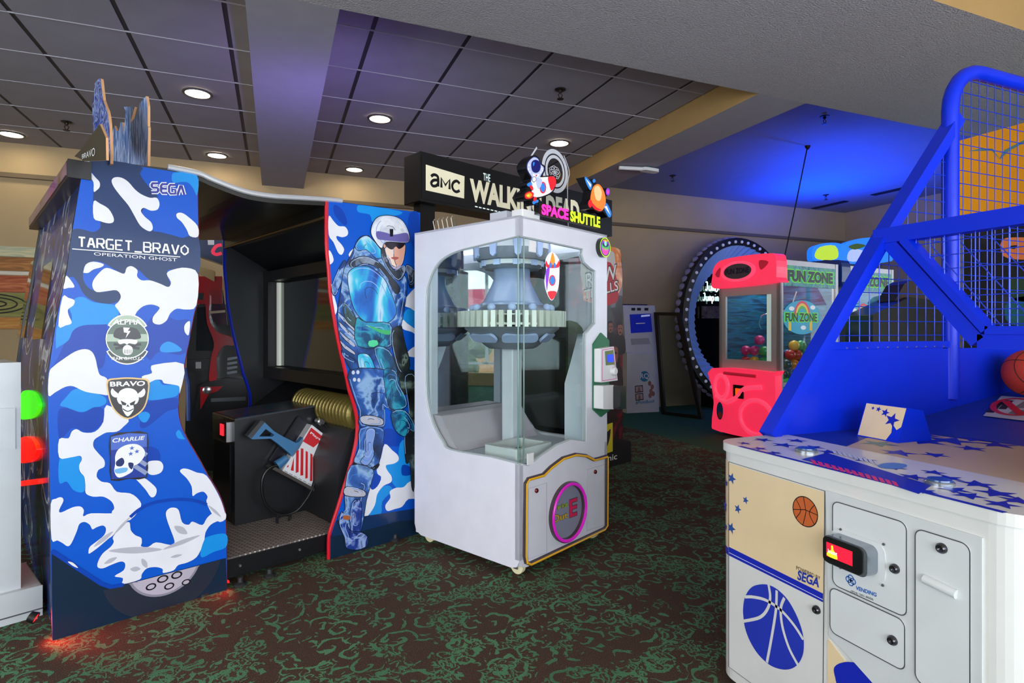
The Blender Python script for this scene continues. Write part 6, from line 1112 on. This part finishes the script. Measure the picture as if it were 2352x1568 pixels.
def crane(base, label, pinkM, pinkL, deepM):
    C0 = Fr(base, cxd, Z, -cin); LS = Fr(base + cxd * cw, cin, Z, cxd); dp = 1.12; Ht = 2.13
    t = thing('crane_machine', base + cxd * cw / 2 + cin * .56, label, 'arcade game', 'crane machines')
    zs0, zs1 = .72, 1.78
    MB().box(Fr(base, cxd, cin, Z), .03, cw - .01, .03, dp - .01, .03, zs0, M('crane_body', '35343c', .4)).build('base', t)
    MB().box(Fr(base, cxd, cin, Z), .02, cw - .005, .02, dp - .005, Ht - .08, Ht, silver).build('roof', t)
    MB().box(Fr(base, cxd, cin, Z), .02, .05, .05, dp, zs0, Ht - .08, blueint).build('far_wall', t); MB().box(Fr(base, cxd, cin, Z), .04, cw - .05, dp - .04, dp - .01, zs0, Ht - .08, blueint).build('rear_wall', t)
    for a, c in ((cw, 0), (cw, dp - .05)): MB().box(Fr(base, cxd, cin, Z), a - .05, a, c, c + .05, .03, Ht, silver).build('corner_post', t)
    MB().box(Fr(base, cxd, cin, Z), 0, .05, 0, .05, .03, Ht, silver).build('corner_post', t)
    for z in (.5, zs0 - .05): MB().box(LS, .04, dp - .04, z, z + .05, -.03, 0, silver).build('side_rail', t)
    MB().box(LS, .05, dp - .05, zs0, Ht - .08, -.02, -.012, gl).build('side_glass', t)
    mb = MB(); mb.box(LS, .06, dp - .06, 1.83, Ht - .06, -.01, .002, ramp_mat('fz_header', [(.42, '0f5f6a'), (.5, '2aa0a4'), (.56, '13707c'), (.64, '2f9f6a')], 6, 1.5, 4, .4, .2, emit=.15)); sh_ = mb.build('side_header', t)
    mb = MB(); q = [(.1, 1.87), (dp - .1, 1.87), (dp - .1, 2.03), (.1, 2.03)]; mb.text(LS, 'FUN ZONE', q, .004, fz_green, .12, px=False); mb.text(LS, 'FUN ZONE', [(a + (.02 if a < .5 else -.02), b + (.012 if b < 1.9 else -.012)) for a, b in q], .007, fz_ink, .06, px=False); mb.build('header_lettering', sh_)
    mb = MB(); cx, cz = .4, 1.47; mb.flat(LS, circ(cx, cz, .36, .2, 40), .001, fz_sky)
    for i, c in enumerate(('e0304a', 'f2c838', '46b450')): mb.ribbon(LS, circ(cx - .0, cz + .02, .14 - i * .03, .16 - i * .03, 16, 0, 180), .028, .002 + i * .0003, M('rainbow%d' % i, c, .4, emit=.2))
    for a, b in ((-.2, .1), (.2, .12), (.02, -.12)): mb.flat(LS, circ(cx + a, cz + b, .05, .025, 14), .003, M('cloud', 'eef4fa', .4, emit=.2))
    for a in (-.26, .14): mb.flat(LS, [(cx + a, cz - .04), (cx + a + .05, cz - .04), (cx + a + .05, cz - .16), (cx + a, cz - .15)], .0026, M('rainbow1', 'f2c838', .4))
    mb.text(LS, 'FUN ZONE', [(cx - .34, cz - .06), (cx + .3, cz - .06), (cx + .3, cz + .06), (cx - .34, cz + .06)], .005, fz_green, .1, px=False); mb.text(LS, 'FUN ZONE', [(cx - .32, cz - .05), (cx + .28, cz - .05), (cx + .28, cz + .05), (cx - .32, cz + .05)], .007, fz_ink, .035, px=False); mb.build('oval_sticker', t)
    mb = MB(); mb.box(LS, .06, dp - .06, .12, .5, -.005, .004, fz_sky); mb.build('lower_panel', t)
    MB().box(Fr(base, cxd, cin, Z), .2, cw - .2, .2, dp - .2, Ht - .1, Ht - .085, M('crane_lamp', 'eef4f2', .4, emit=7)).build('ceiling_lamp', t)
    MB().box(Fr(base, cxd, cin, Z), .06, cw - .06, .06, dp - .05, zs0, zs0 + .02, M('play_floor', '18b04a', .5, emit=.2)).build('play_floor', t)
    if True:
        mb = MB(); mb.plate(C0, [(.0, .82), (cw, .82), (cw, 1.86), (0, 1.86)], -.03, .0, silver, holes=[[(.1, .96), (cw - .12, .96), (cw - .12, 1.74), (.1, 1.74)]]); mb.build('front_frame', t)
        MB().box(C0, .1, cw - .12, .96, 1.74, -.02, -.012, gl).build('front_glass', t); MB().box(C0, cw - .2, cw - .15, .96, 1.74, -.06, -.03, M('lit_strip', 'd9e4e0', .4, emit=.4)).build('light_strip', t)
        hdp = [(-.03, 1.86), (.2, 1.84), (cw - .02, 1.86), (cw + .01, 1.92), (cw, 2.16), (cw - .1, 2.2), (cw * .5, 2.21), (.12, 2.19), (.0, 2.12), (-.03, 2.0)]
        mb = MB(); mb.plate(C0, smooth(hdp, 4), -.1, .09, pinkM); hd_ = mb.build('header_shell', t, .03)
        mb = MB(); ex, ez = .36, 2.03; mb.plate(C0, circ(ex, ez, .25, .125, 36), .08, .105, pinkL); mb.flat(C0, circ(ex, ez, .2, .092, 32), .107, M('oval_sign', '4a3a44', .4, emit=.1)); mb.text(C0, 'FUN ZONE', [(ex - .17, ez - .03), (ex + .17, ez - .03), (ex + .17, ez + .04), (ex - .17, ez + .04)], .11, fz_ink, .04, px=False); mb.build('header_sign', hd_)
        for q in ([(.02, 2.02), (.1, 2.1), (.08, 1.98)], [(.66, 2.13), (.78, 2.1), (.68, 2.02)]): MB().plate(C0, smooth(q, 3), .06, .1, deepM).build('lamp', hd_)
        body = [(-.03, .84), (-.03, .6), (.0, .4), (-.03, .14), (.06, .06), (cw - .04, .05), (cw + .0, .14), (cw + .0, .8), (cw - .04, .84)]
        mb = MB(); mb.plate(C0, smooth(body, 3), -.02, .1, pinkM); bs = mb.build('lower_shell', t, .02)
        for cxx, czz, rx, rz in ((.62, .3, .22, .2), (.12, .62, .1, .14)): mb = MB(); mb.tube([C0.pt(a, b, .095) for a, b in circ(cxx, czz, rx, rz, 28)], .03, pinkL, 8, True); mb.build('moulded_ring', bs, sm=True)
        mb = MB(); mb.tube([C0.pt(a, b, .1) for a, b in smooth([(.04, .5), (.2, .44), (.36, .52), (.46, .62), (.7, .66)], 5, False)], .03, pinkL, 8); mb.tube([C0.pt(.16, .79, .1), C0.pt(.62, .78, .1)], .02, deepM, 8); mb.build('moulded_rib', bs, sm=True)
        mb = MB(); mb.box(C0, .31, .45, .5, .66, .09, .12, M('slot_black', '120c0e', .3)); mb.box(C0, .345, .415, .54, .62, .12, .123, M('slot_orange', 'ff4a14', .4, emit=1.2)); mb.build('card_slot', bs)
        mb = MB(); mb.flat(C0, circ(.12, .32, .05, .11, 20), .13, M('decal_blue', '1f4a8a', .4)); mb.flat(C0, circ(.125, .27, .03, .04, 14), .131, M('decal_red', 'c8402a', .4)); mb.build('side_decal', bs)
    # gantry and claw
    gm = M('claw_chrome', 'c8ccd2', .2, .9); cc = base + cxd * .4 + cin * .45
    g_ = MB(); g_.box(Fr(cc, cxd, cin, Z), -.12, .12, -.1, .1, 1.76, 1.84, M('gantry_bronze', '6a5642', .4, .4)); g_.build('gantry', t)
    k_ = MB(); k_.lathe(cc, Z, [(.02, 1.5), (.03, 1.52), (.03, 1.6), (.02, 1.62), (.02, 1.76)], gm, 12)
    for i in range(3): d = head(i * 120 + 30); k_.tube([cc + Z * 1.54, cc + d * .1 + Z * 1.5, cc + d * .13 + Z * 1.4, cc + d * .1 + Z * 1.33], .007, gm, 6)
    k_.build('claw', t, sm=True); MB().tube([cc + Z * 1.7 + cxd * .02, cc + Z * 1.55 + cxd * .18, cc + Z * 1.62 + cxd * .3, cc + Z * 1.78 + cxd * .36], .008, wp_, 6).build('coiled_wire', t)
    return t, zs0 + .02
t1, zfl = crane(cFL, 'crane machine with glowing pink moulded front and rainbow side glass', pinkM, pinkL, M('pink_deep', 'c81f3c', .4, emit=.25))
crane(cFL + cin * 1.27, 'crane machine with a dark blue front standing behind the pink-fronted one', M('blue_shell', '1a3a8a', .35, coat=.2), M('blue_shell_light', '3a62b8', .35), M('blue_deep', '10245a', .4))
cols = {'magenta': 'd81f8a', 'green': '1fa05a', 'yellow': 'f0b81a', 'red': 'd0202e', 'blue': '1a3f9a', 'orange': 'f07a1a', 'navy': '1a2a5a'}
import itertools
spots = []; rB = .062; pit = .131
for lay in range(3):
    for i in range(6 - lay):
        for j in range(2): spots.append((cw - .12 - j * pit - lay * .002, .22 + (i + lay * .5) * pit + .004 * lay, lay * .111))
for i in range(3): spots.append((cw - .12 - pit * (2 + i), .22, 0))
for i in range(3): spots.append((cw - .12 - pit * (2 + i), .22, .131))
for i in range(3): spots.append((cw - .18 - pit * (1.5 + i), .22, .262))
spots.append((cw - .18 - pit * 2, .22, .393))
spots.append((cw - .122, .22 + pit * 1.5 + .012, .333)); spots.append((cw - .122, .22 + pit * 2.5 + .013, .333))
names = list(cols); seen = {}
bmesh0 = {}
for i, (a, b, z) in enumerate(spots):
    c = names[(i * 3 + i // 4) % 7] if i < len(spots) - 9 else ('green', 'yellow', 'red', 'green', 'magenta', 'magenta', 'magenta', 'yellow', 'green')[i - len(spots) + 9]
    c = {0: 'navy', 2: 'blue', 4: 'orange', 6: 'red', 12: 'navy', 14: 'orange', 16: 'red', 22: 'red', 24: 'red', 26: 'green'}.get(i, c)
    p = cFL + cxd * a + cin * b + Z * (zfl + rB + .003 + z)
    if c not in bmesh0:
        o = MB().ball(p, rB, M('ball_' + c, cols[c], .25, coat=.6), 20, 12).build('prize_ball', None, sm=True); bmesh0[c] = o
    else:
        o = bmesh0[c].copy(); COL.objects.link(o); o.location = p; WL[o.name] = p
    tag(o, 'glossy %s plastic ball inside the pink-fronted crane machine' % {'navy': 'dark navy'}.get(c, c), 'ball', '%s prize balls in the pink crane' % c)
# ================================================================== OTHER GAMES AT THE BACK RIGHT
bt_ = thing('blue_topped_game', V((8.27, 6.34, 0)), 'tall game with a glowing blue cloud-shaped topper behind the cranes', 'arcade game'); BTF = Fr(RD * 4.6 + FD * 9, RD, Z, -FD)
MB().box(BTF, .1, 1.15, 0, 2.38, -.7, 0, M('blue_cab', '2a3a52', .4)).build('cabinet', bt_)
lb_ = BTF.tr([(1862, 585), (1866, 568), (1885, 560), (1915, 558), (1935, 562), (1945, 555), (1975, 548), (2010, 546), (2040, 552), (2045, 600), (1935, 606), (1925, 602), (1870, 600)]); MB().plate(BTF, smooth(lb_, 3), -.12, .04, M('topper_blue', '1f6fe0', .4, emit=.9)).build('topper', bt_)
mb = MB(); mb.flat(BTF, smooth(BTF.tr([(1868, 585), (1880, 568), (1915, 565), (1922, 590), (1905, 598), (1875, 596)]), 3), .042, M('topper_lime', 'b8d838', .4, emit=.6)); mb.flat(BTF, smooth(BTF.tr([(1945, 580), (1960, 572), (1985, 580), (1980, 598), (1945, 600)]), 3), .042, M('topper_lilac', 'a8b8f0', .4, emit=.6)); mb.flat(BTF, smooth(BTF.tr([(1945, 567), (1965, 560), (1985, 565), (1960, 574)]), 3), .043, M('topper_olive', '4a6a2a', .4, emit=.2)); mb.flat(BTF, BTF.tr([(1985, 590), (2015, 588), (2015, 575), (1985, 577)]), .043, M('topper_pale', 'bcd4f8', .4, emit=.6)); mb.build('topper_print', bt_)
mb = MB(); mb.box(BTF, .2, 1.1, 1.3, 2.1, 0, .02, ramp_mat('beach_art', [(.35, '3f9fd0'), (.5, 'd8e4ea'), (.58, 'e6cf9a'), (.66, 'd06a5a'), (.74, '4aa06a')], 3, 1.2, 4, .4, .2, emit=.3)); mb.build('front_panel', bt_)
bc3 = thing('black_cabinet', (6.1, 4.0, 0), 'plain black sloped-top game cabinet beyond the basketball cage', 'arcade game'); B3 = Fr(RD * 3.7 + FD * 6.0, RD, Z, -FD)
q = B3.tr([(2005, 722), (2090, 682), (2150, 690), (2165, 720)]); q = [(q[0][0], 0), q[0], q[1], q[2], q[3], (q[3][0], 0)]; mb = MB(); mb.plate(B3, q, -.5, 0, ab); mb.build('body', bc3, .006); q = B3.tr([(2070, 690), (2092, 650), (2110, 640), (2150, 690)]); mb = MB(); mb.plate(B3, q, -.4, -.1, M('seat_brown', '3a2a22', .5)); mb.build('headrest', bc3, .01)
og = thing('orange_header_game', (4.65, 2.1, 0), 'black game cabinet with a plain orange header board behind the wire cage', 'arcade game'); OG = Fr((4.3, 2.49, 0), (0, -1, 0), Z, (-1, 0, 0))
MB().box(OG, .03, .62, 0, 2.1, -.6, 0, ab).build('body', og); mb = MB(); mb.box(OG, -.0, .64, 2.08, 2.6, -.2, .02, M('header_orange', 'e8980a', .4, emit=.12)); oh = mb.build('header_board', og)
mb = MB(); q = OG.tr([(2225, 348), (2250, 341), (2280, 340), (2296, 363), (2310, 335), (2352, 315), (2352, 322), (2315, 343), (2296, 366), (2280, 347), (2250, 346)]); q = OG.off(.021).tr([(2222, 347), (2255, 341), (2280, 341), (2287, 352), (2296, 364), (2306, 345), (2330, 333), (2365, 315), (2362, 323), (2320, 345), (2297, 366), (2285, 353), (2278, 346)]); mb.flat(OG, q, .022, M('wing_teal', '5a8f94', .4)); mb.build('wing_emblem', oh)
mb = MB(); O2 = OG.off(.002); mb.flat(O2, smooth(O2.tr([(2302, 550), (2350, 545), (2400, 550), (2390, 590), (2350, 596), (2305, 588)]), 3), .001, M('mask_orange', 'e07a3a', .4, emit=.15)); mb.flat(O2, smooth(O2.tr([(2316, 566), (2336, 563), (2330, 572)]), 3), .002, kk); mb.flat(O2, smooth(O2.tr([(2310, 700), (2352, 680), (2400, 700), (2400, 740), (2320, 745)]), 3), .001, M('art_teal', '1a6a70', .4)); mb.flat(O2, smooth(O2.tr([(2320, 640), (2400, 640), (2400, 680), (2330, 690)]), 3), .001, M('art_green', '2a4a2a', .4)); mb.build('front_art', og)
# ================================================================== ADDED LED LAMPS, UNSEEN, FOR THE COLOURED GLOW (blue over the right bay, violet over the middle bay, red under the booth)
def led(name, loc, label, col, power, direction, size, hexc, k=1):
    t = thing(name, loc, label, 'lamp'); p = V(loc); d = V(direction).normalized()
    MB().lathe(p, d, [(a * k, b * k) for a, b in ((.05, -.1), (.07, -.09), (.08, 0), (.07, 0), (.065, -.02), (.001, -.02))], ab, 20).build('housing', t, sm=True); MB().lathe(p, d, [(a * k, b * k) for a, b in ((.064, -.018), (.06, -.012), (.001, -.01))], M('led_' + hexc, hexc, .4, emit=6), 20).build('lens', t)
    l = bpy.data.lights.new(name, 'SPOT'); l.energy = power; l.color = col; l.spot_size = math.radians(size); l.spot_blend = .9; l.shadow_soft_size = .06
    o = bpy.data.objects.new('led_beam', l); COL.objects.link(o); o.location = p + d * .02; o.rotation_euler = d.to_track_quat('-Z', 'Y').to_euler()
    return t
led('led_uplight', (8.3, 6.9, 2.5), 'small black LED lamp washing the ceiling blue from the tall blue-topped game', (0, .05, 1), 420, (.0, -.15, 1), 165, '1030ff')
led('led_uplight', cFL + cin * 1.7 + cxd * .4 + Z * 2.26, 'small black LED lamp washing the ceiling blue from the rear crane machine', (0, .05, 1), 160, (.1, -.1, 1), 165, '1030ff')
led('led_uplight', NS.pt(1.75, 2.2, -1.1), 'small black LED lamp on the camouflage booth roof washing the ceiling violet', (.34, .24, 1), 24, (.05, .55, 1), 165, '4030ff')
led('led_uplight', NS.pt(-.05, .1, -.03), 'small LED lamp washing the carpet red between the kiosk and the booth', (1, .03, .02), 16, SD * .8 - SE * .42 - Z * .42, 100, 'ff1010', .3)
led('led_uplight', NS.pt(.71, .03, -.02), 'tiny LED lamp washing the carpet red under the booth platform edge', (1, .03, .02), 5, SD * -.75 - SE * .55 - Z * .2, 120, 'ff1010', .14)
